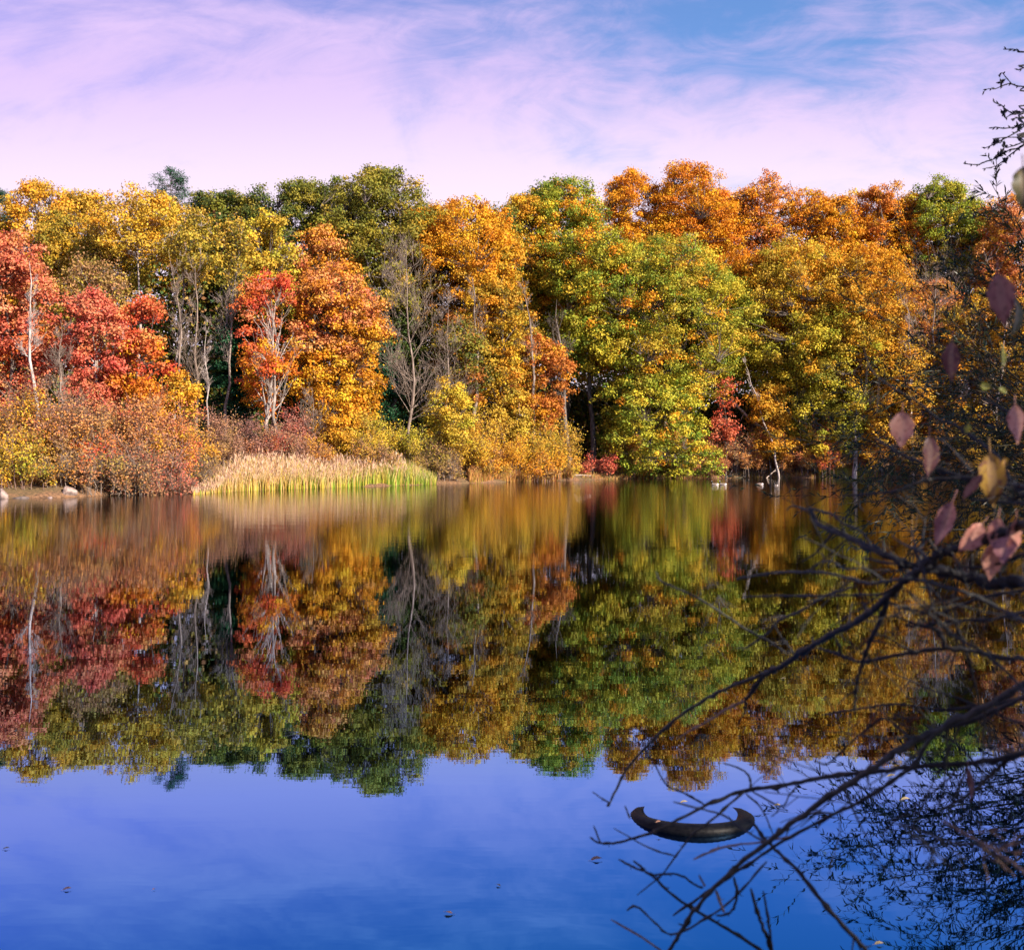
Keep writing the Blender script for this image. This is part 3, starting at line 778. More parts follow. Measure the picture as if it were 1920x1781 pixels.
# ------------------------------------------------------------------ shrubs
SHRUBS = [
 # left bank mass
 (201, -8, 57, 760, 66, G('gold', 1, 'brown', 2), 'gold and brown shrub at the left edge of the bank', dict(low=G('lime', 1, 'gold', 2), twigs=1.2)),
 (202, 62, 58, 745, 60, G('brown', 2, 'rust', 1, 'mauve', 1), 'tall brown thicket under the white birch', dict(low=G('gold', 2, 'olive', 1), spots=(1.1, PAL['gold']), twigs=1.3)),
 (203, 132, 59, 748, 62, G('brown', 2, 'mauve', 1, 'salmon', 1), 'tall brown pink thicket left of the crimson maple trunk', dict(low=G('brown', 2, 'gold', 1), twigs=1.3)),
 (204, 205, 60, 768, 58, G('rust', 1, 'brown', 2, 'salmon', 1), 'rust brown thicket below the crimson maple trunk', dict(spots=(1.3, PAL['red']), twigs=1.3)),
 (205, 272, 61, 752, 58, G('salmon', 2, 'mauve', 1, 'amber', 1), 'salmon red shrub below the fiery maple', dict(spots=(1.2, PAL['crimson']), twigs=1.2)),
 (206, 322, 62.5, 772, 44, G('salmon', 1, 'crimson', 1, 'amber', 1), 'pinkish orange shrub at the right end of the left bank', dict(twigs=1.2)),
 (207, 40, 55.3, 838, 56, G('gold', 2, 'lime', 1, 'olive', 1), 'low gold green shrub near the water at the far left', dict(dens=.9)),
 (208, 118, 56.5, 845, 44, G('brown', 3, 'gold', 1), 'low brown twiggy shrub behind the pale boulder', dict(dens=.5, twigs=1.6, stem=TWIG)),
 (209, 185, 57.2, 832, 50, G('brown', 2, 'salmon', 1, 'olive', 1), 'low twiggy shrub with a red patch right of the boulder', dict(dens=.6, twigs=1.5, spots=(1.35, PAL['red']), stem=TWIG)),
 (210, 252, 58.3, 838, 46, G('crimson', 1, 'brown', 2), 'low brown crimson shrub left of the dark hollow', dict(dens=.6, twigs=1.5, stem=TWIG)),
 (211, 312, 59.8, 842, 46, G('crimson', 2, 'mauve', 1, 'brown', 1), 'crimson shrub hanging over the dark hollow at the water', dict(dens=.7, twigs=1.5, stem=TWIG)),
 (212, 365, 66, 795, 40, G('olive', 1, 'gold', 1, 'brown', 1), 'olive gold shrub left of the reeds', dict(twigs=1.2)),
 (213, 372, 64.6, 850, 26, G('brown', 2, 'olive', 1), 'grey arching twiggy shrub beside the left end of the reeds', dict(dens=.4, twigs=1.6, stem=TWIG)),
 # thicket behind the reeds
 (214, 412, 70, 790, 42, G('mauve', 2, 'brown', 2), 'mauve brown thicket behind the left end of the reeds', dict(leaf=.1, twigs=1.4)),
 (215, 468, 72, 800, 44, G('mauve', 3, 'rust', 1), 'purple brown thicket left of the small red maple trunk', dict(leaf=.1, twigs=1.4)),
 (216, 530, 73, 808, 42, G('mauve', 3, 'brown', 1), 'purple brown thicket at the foot of the small red maple', dict(leaf=.1, twigs=1.4, spots=(1.5, PAL['crimson']))),
 (217, 590, 74.5, 822, 40, G('mauve', 2, 'rust', 1, 'gold', 1), 'red brown thicket behind the middle of the reeds', dict(leaf=.1, twigs=1.3)),
 (218, 555, 76.5, 778, 34, G('crimson', 1, 'mauve', 2), 'dusky crimson shrub right of the small red maple trunk', dict(leaf=.12)),
 # yellow shrubs
 (219, 622, 77.5, 795, 44, G('gold', 2, 'yellow', 1), 'golden shrub under the left boughs of the big orange maple', {}),
 (220, 690, 78.5, 788, 48, G('yellow', 2, 'lime', 1), 'yellow green shrub right below the big orange maple', dict(low=G('lime', 1, 'olive', 1))),
 (221, 752, 80, 800, 46, G('yellow', 1, 'lime', 2), 'yellow green shrub at the foot of the big leafless tree', dict(low=G('olive', 2, 'green', 1))),
 (222, 700, 76, 835, 46, G('brown', 2, 'gold', 1), 'brown gold shrub behind the right part of the reeds', dict(twigs=1.3)),
 (223, 800, 80, 835, 40, G('olive', 2, 'brown', 1), 'olive brown shrub above the right end of the reeds', dict(twigs=1.3)),
 (224, 838, 80.8, 852, 36, G('brown', 3, 'olive', 1), 'low brown twiggy shrub just right of the reeds', dict(dens=.5, twigs=1.6, stem=TWIG)),
 (225, 870, 83.5, 800, 50, G('yellow', 2, 'gold', 1), 'bright yellow shrub at the foot of the grey trunk', {}),
 (226, 938, 86, 802, 50, G('yellow', 2, 'gold', 2), 'golden yellow shrub in the middle of the yellow hedge', dict(low=G('gold', 1, 'amber', 1))),
 (227, 1002, 88, 798, 46, G('yellow', 3, 'lime', 1), 'yellow shrub at the foot of the straight grey trunk', dict(low=G('gold', 2, 'amber', 1))),
 (228, 1052, 89.5, 812, 34, G('yellow', 2, 'gold', 1), 'yellow shrub at the right end of the yellow hedge', {}),
 (229, 905, 84.2, 842, 50, G('amber', 1, 'gold', 1, 'brown', 1), 'low amber shrub near the water in front of the yellow hedge', dict(twigs=1.2)),
 (230, 990, 87, 848, 56, G('amber', 2, 'brown', 1), 'low orange brown shrub above the dry grass', dict(twigs=1.2)),
 # right bank
 (231, 1122, 94.3, 853, 36, G('pink', 2, 'crimson', 1), 'round pink red shrub at the water under the green boughs', dict(leaf=.15)),
 (232, 1180, 96.3, 826, 44, G('olive', 1, 'salmon', 1, 'lime', 1), 'low mixed shrub right of the pink red one', {}),
 (233, 1258, 98.3, 814, 46, G('lime', 1, 'amber', 1, 'salmon', 1), 'gold and salmon shrub under the right boughs at the water', {}),
 (234, 1322, 99.3, 822, 40, G('salmon', 2, 'brown', 1), 'salmon brown shrub left of the first bleached snag', dict(twigs=1.2)),
 (235, 1385, 100, 814, 40, G('brown', 1, 'salmon', 1, 'crimson', 1), 'brown pink shrub between the two bleached snags', dict(dens=.6, twigs=1.5, stem=TWIG)),
 (236, 1445, 100, 798, 40, G('salmon', 3, 'amber', 1), 'salmon pink shrub at the foot of the leaning birch', {}),
 (237, 1500, 99.8, 811, 38, G('gold', 1, 'salmon', 2), 'salmon gold shrub right of the second bleached snag', dict(spots=(1.5, PAL['crimson']))),
 (238, 1550, 99, 804, 40, G('gold', 1, 'amber', 1, 'crimson', 1), 'gold and red shrub left of the pale stump trunk', {}),
 (239, 1652, 97.8, 801, 46, G('amber', 1, 'gold', 1, 'salmon', 1), 'amber shrub right of the pale stump trunk', {}),
 (240, 1740, 96.3, 791, 56, G('salmon', 1, 'olive', 1, 'gold', 1), 'salmon and olive shrub by the white birch trunk', {}),
 (241, 1850, 93.8, 786, 62, G('gold', 1, 'olive', 2), 'olive gold shrub behind the lower willow leaves', {}),
 (242, 1925, 91.3, 791, 50, G('amber', 1, 'olive', 1), 'amber olive shrub at the right edge of the far bank', {}),
 (243, 1605, 99.6, 848, 16, G('crimson', 2, 'red', 1), 'small dark red bush against the pale stump trunk', dict(leaf=.14)),
]
for (sd_, px, Y, top, hw, pal, lab, op) in SHRUBS:
    make_shrub(sd_, 'shrub', px, Y, top, hw, pal, lab, **op)


# ------------------------------------------------------------------ far woods, reeds, grass
def build_far_woods():
    R = np.random.default_rng(400)
    n = 420000
    x = R.uniform(-75, 95, n)
    ysh = shoreY(x) + np.where(x < -10, 36, 26)
    y = ysh + R.uniform(0, 14, n)
    hmax = np.where(x < -10, 14.5, 17.0) + 3 * np.sin(x * .21) + 2 * np.sin(x * .47 + 1)
    z = terrain(x, y) + np.where(R.uniform(size=n) < .5, R.uniform(0, .42, n), R.uniform(0, 1, n) ** .8) * hmax
    V, Q = leaf_quads(R, np.stack([x, y, z], -1), R.normal(size=(n, 3)) + np.array([0, -.2, .4]), .42, .30)
    o = mesh('woodland', V, [Q], LEAF, None, pick(R, G('dark', 2, 'oak', 2, 'brown', 1), n))
    tag(o, 'dim mass of deep woodland seen between the trunks of the shore trees', 'woods', kind='stuff')


def blades(R, pos, h, w, lean, c_low, c_top, nseg=4):
    """upright grass blades: narrow bent strips; c_low/c_top per blade"""
    n = len(pos)
    a = R.uniform(0, np.pi, n)
    side = np.stack([np.cos(a), np.sin(a), 0 * a], -1)
    ld = norm(np.stack([R.normal(size=n) + .25, R.normal(size=n) * .6, 0 * a], -1)) * (lean * R.uniform(.3, 1.4, n))[:, None]
    u = np.linspace(0, 1, nseg + 1)
    ctr = pos[:, None] + np.array([0, 0, 1.0]) * (h[:, None] * (u - .12 * u ** 3))[..., None] + ld[:, None] * (h[:, None] * u ** 2.2)[..., None]
    ww = w[:, None] * np.maximum(1 - u ** 2, .12)
    V = np.stack([ctr - side[:, None] * ww[..., None] * .5, ctr + side[:, None] * ww[..., None] * .5], 2).reshape(-1, 3)
    b = (np.arange(n)[:, None] * (nseg + 1) + np.arange(nseg)[None]) * 2
    Q = np.stack([b, b + 1, b + 3, b + 2], -1).reshape(-1, 4)
    m = (np.arange(nseg) / (nseg - 1))[None, :, None] ** 1.3
    C = (c_low[:, None] * (1 - m) + c_top[:, None] * m).reshape(-1, 3)
    return V, Q, C


def build_reeds():
    R = np.random.default_rng(410)
    n = 15000
    px = R.uniform(362, 818, n)
    px = np.where(R.uniform(size=n) < .15, R.uniform(430, 818, n), px)
    X = None
    d = R.uniform(-.15, 1, n) ** 1.0 * 4.0
    Y = shoreY((px - 960) * 70 / F) + d - .2
    X = (px - 960) * Y / F
    Z = np.maximum(terrain(X, Y), -.05) - .05
    e = np.clip(.28 + (px - 390) / 70, .28, 1) * np.clip((830 - px) / 50, .6, 1)
    h = R.uniform(.85, 1.62, n) * e * (1 + .07 * np.sin(px * .07) + .05 * np.sin(px * .23))
    t = np.clip((px - 560) / 130 + R.normal(size=n) * .3, 0, 1)
    tan = pick(R, [(.70, .42, .18), (.74, .48, .22), (.62, .36, .14), (.70, .52, .14)], n)
    yel = pick(R, [(.64, .47, .07), (.70, .52, .10)], n)
    grn = pick(R, [(.22, .36, .04), (.34, .44, .05), (.48, .48, .06)], n)
    tt = t[:, None]
    low = np.where(R.uniform(size=n)[:, None] < .25 + .5 * tt, grn, np.where(R.uniform(size=n)[:, None] < .5, yel, tan))
    top = np.where(R.uniform(size=n)[:, None] < .75, pick(R, [(.68, .46, .27), (.72, .50, .32), (.62, .40, .2)], n), low)
    top = np.where((px > 700)[:, None] & (R.uniform(size=n)[:, None] < .6), low * .6 + top * .4, top)
    V, Q, C = blades(R, np.stack([X, Y, Z], -1), h, R.uniform(.025, .06, n), .19, low, top)
    g = Geo(); g.add(V, Q, C)
    # feathery seed heads
    k = R.integers(0, n, 3400)
    k = k[px[k] < 760]
    pos = np.stack([X[k] + R.normal(size=len(k)) * .12, Y[k], Z[k] + h[k] * R.uniform(.86, 1.08, len(k))], -1)
    V, Q, C = blades(R, pos - np.array([0, 0, .12]), R.uniform(.2, .34, len(k)), R.uniform(.04, .075, len(k)), .35,
                     pick(R, [(.62, .42, .28), (.56, .36, .22)], len(k)), pick(R, [(.66, .46, .33), (.60, .40, .26)], len(k)))
    g.add(V, Q, C)
    o = g.build('reeds', GRASS)
    tag(o, 'bed of tall tan and green reeds along the water left of the middle', 'reeds', kind='stuff')


def build_grass(name, seed, p0, p1, n, h0, h1, pal, label, dep=1.6, off=0.0):
    R = np.random.default_rng(seed)
    px = R.uniform(p0, p1, n)
    Y0 = shoreY((px - 960) * 92 / F)
    Y0 = shoreY((px - 960) * Y0 / F)
    Y = Y0 + R.uniform(-.2, dep, n) + off
    X = (px - 960) * Y / F
    Z = np.maximum(terrain(X, Y), -.03) - .03
    c = pick(R, pal, n)
    V, Q, C = blades(R, np.stack([X, Y, Z], -1), R.uniform(h0, h1, n), R.uniform(.025, .05, n), .3, c, pick(R, pal, n), 3)
    o = mesh(name, V, [Q], GRASS, None, C)
    tag(o, label, 'grass', kind='stuff')


build_far_woods()
build_reeds()
DRY = [(.62, .26, .08), (.58, .32, .10), (.60, .38, .12), (.42, .34, .06), (.5, .22, .1)]
build_grass('dry_grass', 420, 880, 1075, 3600, .5, 1.15, DRY, 'fringe of dry orange grass at the water in front of the yellow hedge', 2.0)
build_grass('dry_grass', 421, 1535, 1645, 1800, .6, 1.5, [(.5, .42, .07), (.58, .42, .1), (.3, .36, .06)], 'tuft of tall yellow green grass by the pale stump trunk', 1.6)
build_grass('dry_grass', 422, -40, 372, 6500, .2, .55, DRY + [(.3, .18, .1)], 'thin strip of dead orange grass along the foot of the left bank', 1.8)
build_grass('dry_grass', 423, 1090, 1760, 4500, .15, .45, DRY + [(.3, .2, .12), (.2, .2, .05)], 'thin strip of dead grass along the foot of the right bank', 1.6)


# ------------------------------------------------------------------ rocks, driftwood, geese
def mat_rock(name, c1, c2):
    m = bpy.data.materials.new(name); m.use_nodes = True
    t = NT(m.node_tree)
    tc = t.n('ShaderNodeTexCoord').outputs['Object']
    nz = t.noise(tc, 5.0, 6.0, .65)
    c = t.mix(t.rng(nz, .35, .65), c1, c2)
    b = t.n('ShaderNodeBump', {'Strength': .6, 'Distance': .05, 'Height': nz})
    p = t.n('ShaderNodeBsdfPrincipled', {'Base Color': c, 'Roughness': .9, 'Normal': b.outputs[0]})
    t.n('ShaderNodeOutputMaterial', {0: p.outputs[0]})
    return m


ROCK = mat_rock('pinkish_granite', (.16, .11, .09), (.36, .26, .22))
DARKROCK = mat_rock('dark_rock', (.05, .04, .035), (.15, .11, .09))


def make_rock(seed, px, py, Y, wpx, hpx, mat, label):
    R = np.random.default_rng(seed)
    nu, nv = 20, 12
    th = np.linspace(0, 2 * np.pi, nu, endpoint=False)
    ph = np.linspace(.02, np.pi - .02, nv)
    T, Pp = np.meshgrid(th, ph)
    D = np.stack([np.sin(Pp) * np.cos(T), np.sin(Pp) * np.sin(T), np.cos(Pp)], -1)
    r = np.ones_like(T)
    for _ in range(9):
        k = norm(R.normal(size=3)); c = R.uniform(.55, .9)
        r = np.minimum(r, np.where(D @ k > .05, c / np.maximum(D @ k, .05), 9))
    r = r + R.normal(size=r.shape) * .015
    s = Y / F
    V = (D * r[..., None] * np.array([wpx * s / 2, wpx * s / 2, hpx * s * .75])).reshape(-1, 3)
    i = (np.arange(nv - 1)[:, None] * nu + np.arange(nu)[None]).ravel()
    j = (np.arange(nv - 1)[:, None] * nu + (np.arange(nu)[None] + 1) % nu).ravel()
    Q = np.stack([i, i + nu, j + nu, j], -1)
    p = P(px, py, Y)
    p[2] = float(terrain(p[0], Y)) + hpx * s * .12
    o = mesh('rock', V, [Q], mat, None, smooth=False, loc=p)
    tag(o, label, 'rock', 'rocks at the foot of the left bank')


make_rock(501, 130, 899, 55.6, 30, 16, ROCK, 'pale pinkish boulder among the brown twigs on the left bank')
make_rock(502, 4, 915, 53.6, 22, 22, ROCK, 'upright rock at the very left edge by the water')
make_rock(503, 20, 925, 53.2, 26, 12, ROCK, 'flat pink stone at the water right of the edge rock')
make_rock(504, 94, 910, 54.2, 12, 10, ROCK, 'small reddish stone left of the pale boulder')
make_rock(505, 38, 916, 54.0, 34, 8, DARKROCK, 'dark low slab between the edge rock and the small stone')
make_rock(506, 118, 925, 54.2, 34, 13, DARKROCK, 'grey brown rock at the water below the pale boulder')
make_rock(507, 92, 930, 53.9, 16, 8, DARKROCK, 'small dark wet rock at the waterline below the small stone')


def smooth_path(pts, step=5):
    """Catmull-Rom through pts (n,d)"""
    p = np.asarray(pts, float)
    q = np.concatenate([2 * p[:1] - p[1:2], p, 2 * p[-1:] - p[-2:-1]])
    out = []
    for i in range(1, len(q) - 2):
        for k in range(step):
            t = k / step
            out.append(.5 * ((2 * q[i]) + (-q[i - 1] + q[i + 1]) * t + (2 * q[i - 1] - 5 * q[i] + 4 * q[i + 1] - q[i + 2]) * t * t
                             + (-q[i - 1] + 3 * q[i] - 3 * q[i + 1] + q[i + 2]) * t ** 3))
    out.append(p[-1])
    return np.array(out)


def make_snag(name, label, lines, mat, cat='driftwood', group='bleached wood along the right bank'):
    first = lines[0][0]
    base = P(*first[0])
    g = Geo()
    R = np.random.default_rng(len(label))
    for pts, r0, r1 in lines:
        w = smooth_path([P(*q) for q in pts], 4) - base
        w = w + R.normal(size=w.shape) * r0 * .25
        V, Q = tubes(w[None], np.linspace(r0, r1, len(w))[None], 6); g.add(V, Q)
    o = g.build(name, mat, None, True, base)
    tag(o, label, cat, group)


make_snag('driftwood', 'bleached crooked snag standing in the water left of the other snag', [([(1354, 899, 99), (1366, 892, 99.3), (1374, 880, 99.6)], .05, .03), ([(1366, 892, 99.3), (1378, 888, 99.8)], .05, .03)], DRIFT)
make_snag('driftwood', 'straight bleached snag sloping up from the water right of the geese', [([(1436, 898, 98), (1450, 884, 98.6), (1472, 865, 99.2)], .055, .025), ([(1450, 884, 98.6), (1462, 882, 99)], .05, .03)], DRIFT)
make_snag('driftwood', 'long bleached log lying along the shore by the tall grass', [([(1565, 894, 98.4), (1600, 893, 98.3), (1650, 894, 98.1)], .10, .07), ([(1600, 893, 98.3), (1612, 889, 98.6)], .05, .03)], DRIFT)
make_snag('driftwood', 'short forked log at the shore just left of the willow leaves', [([(1652, 893, 98), (1672, 889, 98), (1694, 887, 98)], .12, .06)], DRIFT)
make_snag('driftwood', 'thin pale pole lying at the water below the pink red shrub', [([(1064, 894, 90.5), (1085, 891, 91.2), (1108, 891.5, 91.8)], .06, .04)], DRIFT)
make_snag('fallen_trunk', 'pale fallen trunk propped across the dark gap behind the red sapling', [([(1420, 797, 100), (1395, 775, 101), (1368, 748, 102)], .14, .10), ([(1395, 775, 101), (1388, 790, 101.2)], .05, .02)], PALE, 'trunk')


def mat_goose():
    return mat_leaf('goose_feathers', 0.0, 0.7, 0.2)


GOOSE = mat_goose()


def make_goose(px, py, scale, face, label, head_down=False):
    """one continuous loft: tail, body, breast, neck, head, bill; floats at the water line"""
    Y = F * CH / (py - HZ)
    if head_down:
        ctr = [(-.42, .10), (-.36, .12), (-.22, .11), (0, .09), (.18, .08), (.30, .08), (.37, .10), (.42, .09), (.47, .05), (.50, .0), (.53, -.03), (.57, -.05)]
    else:
        ctr = [(-.42, .11), (-.36, .12), (-.22, .11), (0, .09), (.18, .09), (.28, .13), (.33, .22), (.35, .32), (.36, .40), (.39, .45), (.44, .455), (.51, .44)]
    rad = [.01, .06, .13, .16, .15, .11, .075, .065, .065, .075, .055, .015]
    cl = [(.62, .56, .54), (.64, .58, .56), (.20, .15, .12), (.20, .15, .12), (.26, .21, .17), (.36, .31, .27), (.02, .02, .02), (.015, .015, .015), (.015, .015, .015), (.5, .48, .46), (.02, .02, .02)]
    p = np.array([(a, 0, b) for a, b in ctr], float)
    w = smooth_path(p, 3)
    rr = np.interp(np.linspace(0, len(rad) - 1, len(w)), np.arange(len(rad)), rad)
    k = 12
    V, Q = tubes(w[None], rr[None], k)
    c = np.repeat(np.repeat(np.array(cl), 3, 0), k, 0)
    # white flanks at the water line
    zc = V[Q].mean(1)
    c = np.where(((zc[:, 2] < .09) & (zc[:, 0] < -.05))[:, None], np.array([.60, .55, .52]), c)
    V = V * scale
    V[:, 0] *= face
    if face < 0:
        Q = Q[:, ::-1]
    pos = P(px, py, Y); pos[2] = -.03
    o = mesh('goose', V, [Q], GOOSE, None, c, True, pos)
    tag(o, label, 'goose', 'geese on the water by the right bank')


make_goose(1341, 909, .62, -1, 'black necked goose swimming close behind another, the left one of the pair')
make_goose(1356, 909, .62, -1, 'black necked goose with a white rump, the right one of the pair')
make_goose(1425, 908.5, .6, -1, 'goose with a bright white side below the straight bleached snag', True)
make_goose(1455.5, 910, .32, -1, 'smallest white bird on the water, farthest right of the geese')


# ------------------------------------------------------------------ tyre and floating leaves
def mat_plain(name, c1, c2, rough=.6, scale=30.0, spec=.4, bump=.3):
    m = bpy.data.materials.new(name); m.use_nodes = True
    t = NT(m.node_tree)
    tc = t.n('ShaderNodeTexCoord').outputs['Object']
    nz = t.noise(tc, scale, 5.0, .6)
    c = t.mix(t.rng(nz, .35, .65), c1, c2)
    b = t.n('ShaderNodeBump', {'Strength': bump, 'Distance': .01, 'Height': nz})
    p = t.n('ShaderNodeBsdfPrincipled', {'Base Color': c, 'Roughness': rough, 'Specular IOR Level': spec, 'Normal': b.outputs[0]})
    t.n('ShaderNodeOutputMaterial', {0: p.outputs[0]})
    return m


def build_tyre():
    # cross-section: (radial, height); flat tread outside, bulging sidewalls, open bead inside
    sec = [(.255, -.045), (.27, -.075), (.31, -.096), (.345, -.094), (.372, -.082), (.382, -.066), (.385, -.034), (.377, -.031), (.377, -.022),
           (.386, -.018), (.386, .018), (.377, .022), (.377, .031), (.385, .034), (.382, .066), (.372, .082), (.345, .094), (.31, .096), (.27, .075), (.255, .045), (.268, .03), (.35, .06), (.36, 0), (.35, -.06), (.268, -.03)]
    sec = np.array(sec)
    n = 120
    a = np.linspace(0, 2 * np.pi, n, endpoint=False)
    m = len(sec)
    r = sec[None, :, 0].repeat(n, 0)
    z = sec[None, :, 1].repeat(n, 0)
    notch = (np.arange(n) % 2 == 0)[:, None] & ((np.abs(sec[:, 1]) > .06) & (sec[:, 0] > .37))[None]
    r = r - .006 * notch
    V = np.stack([r * np.cos(a)[:, None], r * np.sin(a)[:, None], z], -1).reshape(-1, 3)
    i = (np.arange(n)[:, None] * m + np.arange(m)[None]).ravel()
    i2 = (np.arange(n)[:, None] * m + (np.arange(m)[None] + 1) % m).ravel()
    j = (((np.arange(n)[:, None] + 1) % n) * m + np.arange(m)[None]).ravel()
    j2 = (((np.arange(n)[:, None] + 1) % n) * m + (np.arange(m)[None] + 1) % m).ravel()
    Q = np.stack([i, j, j2, i2], -1)
    rub = mat_plain('wet_rubber', (.002, .002, .003), (.006, .006, .007), .5, 40.0, .12)
    Yc = F * CH / (1528 - HZ)
    o = mesh('tyre', V, [Q], rub, None, smooth=False, loc=((1297 - 960) * Yc / F, Yc, -.079))
    o.rotation_euler = (math.radians(-6.2), math.radians(.2), 0)
    tag(o, 'black car tyre lying half sunk in the water near the shore', 'tyre')


build_tyre()


def mat_fgleaf(name, c1, c2, c3, scale=40.0, trans=.25):
    m = bpy.data.materials.new(name); m.use_nodes = True
    t = NT(m.node_tree)
    tc = t.n('ShaderNodeTexCoord').outputs['Object']
    a = t.noise(tc, scale, 4.0, .6)
    b = t.noise(tc, scale * 3.5, 3.0, .6)
    c = t.mix(t.rng(a, .35, .65), c1, c2)
    c = t.mix(t.rng(b, .52, .66, 0, .9), c, c3)
    at = t.n('ShaderNodeAttribute', attribute_name='tint').outputs['Fac']
    c = t.mix(t.math('MULTIPLY', at, .35), c, t.mix(.5, c1, (.6, .45, .35)))
    p = t.n('ShaderNodeBsdfPrincipled', {'Base Color': c, 'Roughness': .45, 'Specular IOR Level': .35})
    tr = t.n('ShaderNodeBsdfTranslucent', {'Color': c})
    mx = t.n('ShaderNodeMixShader', {0: trans, 1: p.outputs[0], 2: tr.outputs[0]})
    t.n('ShaderNodeOutputMaterial', {0: mx.outputs[0]})
    return m


def leaf_blade(L, W, curl, fold, nl=12, nw=6, tipw=.9, shape=.8):
    """leaf along +x from its stalk, width along y, normal +z; midrib faces carry tint 1"""
    u = np.linspace(0, 1, nl + 1)
    v = np.linspace(-1, 1, nw + 1)
    w = W * .54 * np.sin(np.pi * np.clip(u, .001, .999) ** (shape - .08)) ** 1.1 * (1 + .07 * np.sin(u * 23 + L * 900) + .05 * np.sin(u * 41 + W * 700))
    U, Vv = np.meshgrid(u, v, indexing='ij')
    x = U * L
    y = Vv * w[:, None]
    z = fold * np.abs(y) + curl * L * np.sin(U * np.pi * .9) + .06 * W * np.sin(U * 9 + Vv * 2) * np.abs(Vv)
    V = np.stack([x, y, z], -1).reshape(-1, 3)
    b = (np.arange(nl)[:, None] * (nw + 1) + np.arange(nw)[None]).ravel()
    Q = np.stack([b, b + nw + 1, b + nw + 2, b + 1], -1)
    mid = np.abs((np.arange(nw) + .5) - nw / 2) < .6
    C = np.where(np.tile(mid, nl)[:, None], 1.0, 0.0) * np.ones((1, 3))
    stalk, sq = tubes(np.array([[(-.25 * L, 0, -.02 * L), (-.1 * L, 0, 0), (0, 0, 0), (.15 * L, 0, .002)]]), np.array([[.012, .012, .012, .006]]) * L * 1.0, 4)
    Vt = np.concatenate([V, stalk]); 
    return Vt, [Q, sq + len(V)], np.concatenate([C, np.ones((len(sq), 3))])


FL = [mat_fgleaf('tan_floating_leaf', (.34, .17, .11), (.42, .24, .15), (.16, .07, .04)),
      mat_fgleaf('yellow_floating_leaf', (.38, .30, .12), (.42, .34, .18), (.2, .16, .06))]
FLOAT = [
 (1108, 1613, .075, .2, 0, 'tan curled leaf floating left of the branch tips below the tyre'),
 (849, 1714, .055, 2.9, 0, 'brown curled leaf floating lowest, at the bottom of the open water'),
 (938, 1662, .035, 2.4, 1, 'tiny yellowish leaf floating above and right of the lowest leaf'),
 (1276, 1505, .055, .1, 1, 'pale leaf floating just behind the tyre'),
 (1452, 1511, .05, .15, 1, 'pale leaf floating right of the tyre beyond the twig fork'),
 (1230, 1557, .04, .4, 0, 'tan leaf stuck to the front left of the tyre'),
 (1664, 1456, .07, .1, 1, 'pale narrow leaf floating under the long dark branch'),
 (1690, 1500, .07, .15, 1, 'pale leaf floating among the willow reflections'),
 (1640, 1771, .05, .1, 1, 'pale leaf floating at the bottom edge by the branch'),
 (6, 1592, .04, .3, 1, 'pale speck of a leaf floating at the left edge'),
 (118, 1669, .05, .4, 0, 'dark leaf scrap floating alone at the lower left'),
 (286, 1669, .02, 1.0, 0, 'tiny dark scrap floating right of the dark leaf scrap'),
 (1465, 1273, .06, .2, 1, 'small pale leaf floating in the orange reflection'),
]
for i, (px, py, L, rz, mi, lab) in enumerate(FLOAT):
    Y = F * CH / (py - HZ)
    V, Fq, C = leaf_blade(L * .85, L * .42, .05, .3, 10, 4)
    o = mesh('floating_leaf', V, Fq, FL[mi], None, C, True, ((px - 960) * Y / F, Y, .004 + (.045 if i == 5 else 0)))
    o.rotation_euler = (.15, -.1, rz)
    tag(o, lab, 'leaf', 'leaves floating on the lake')


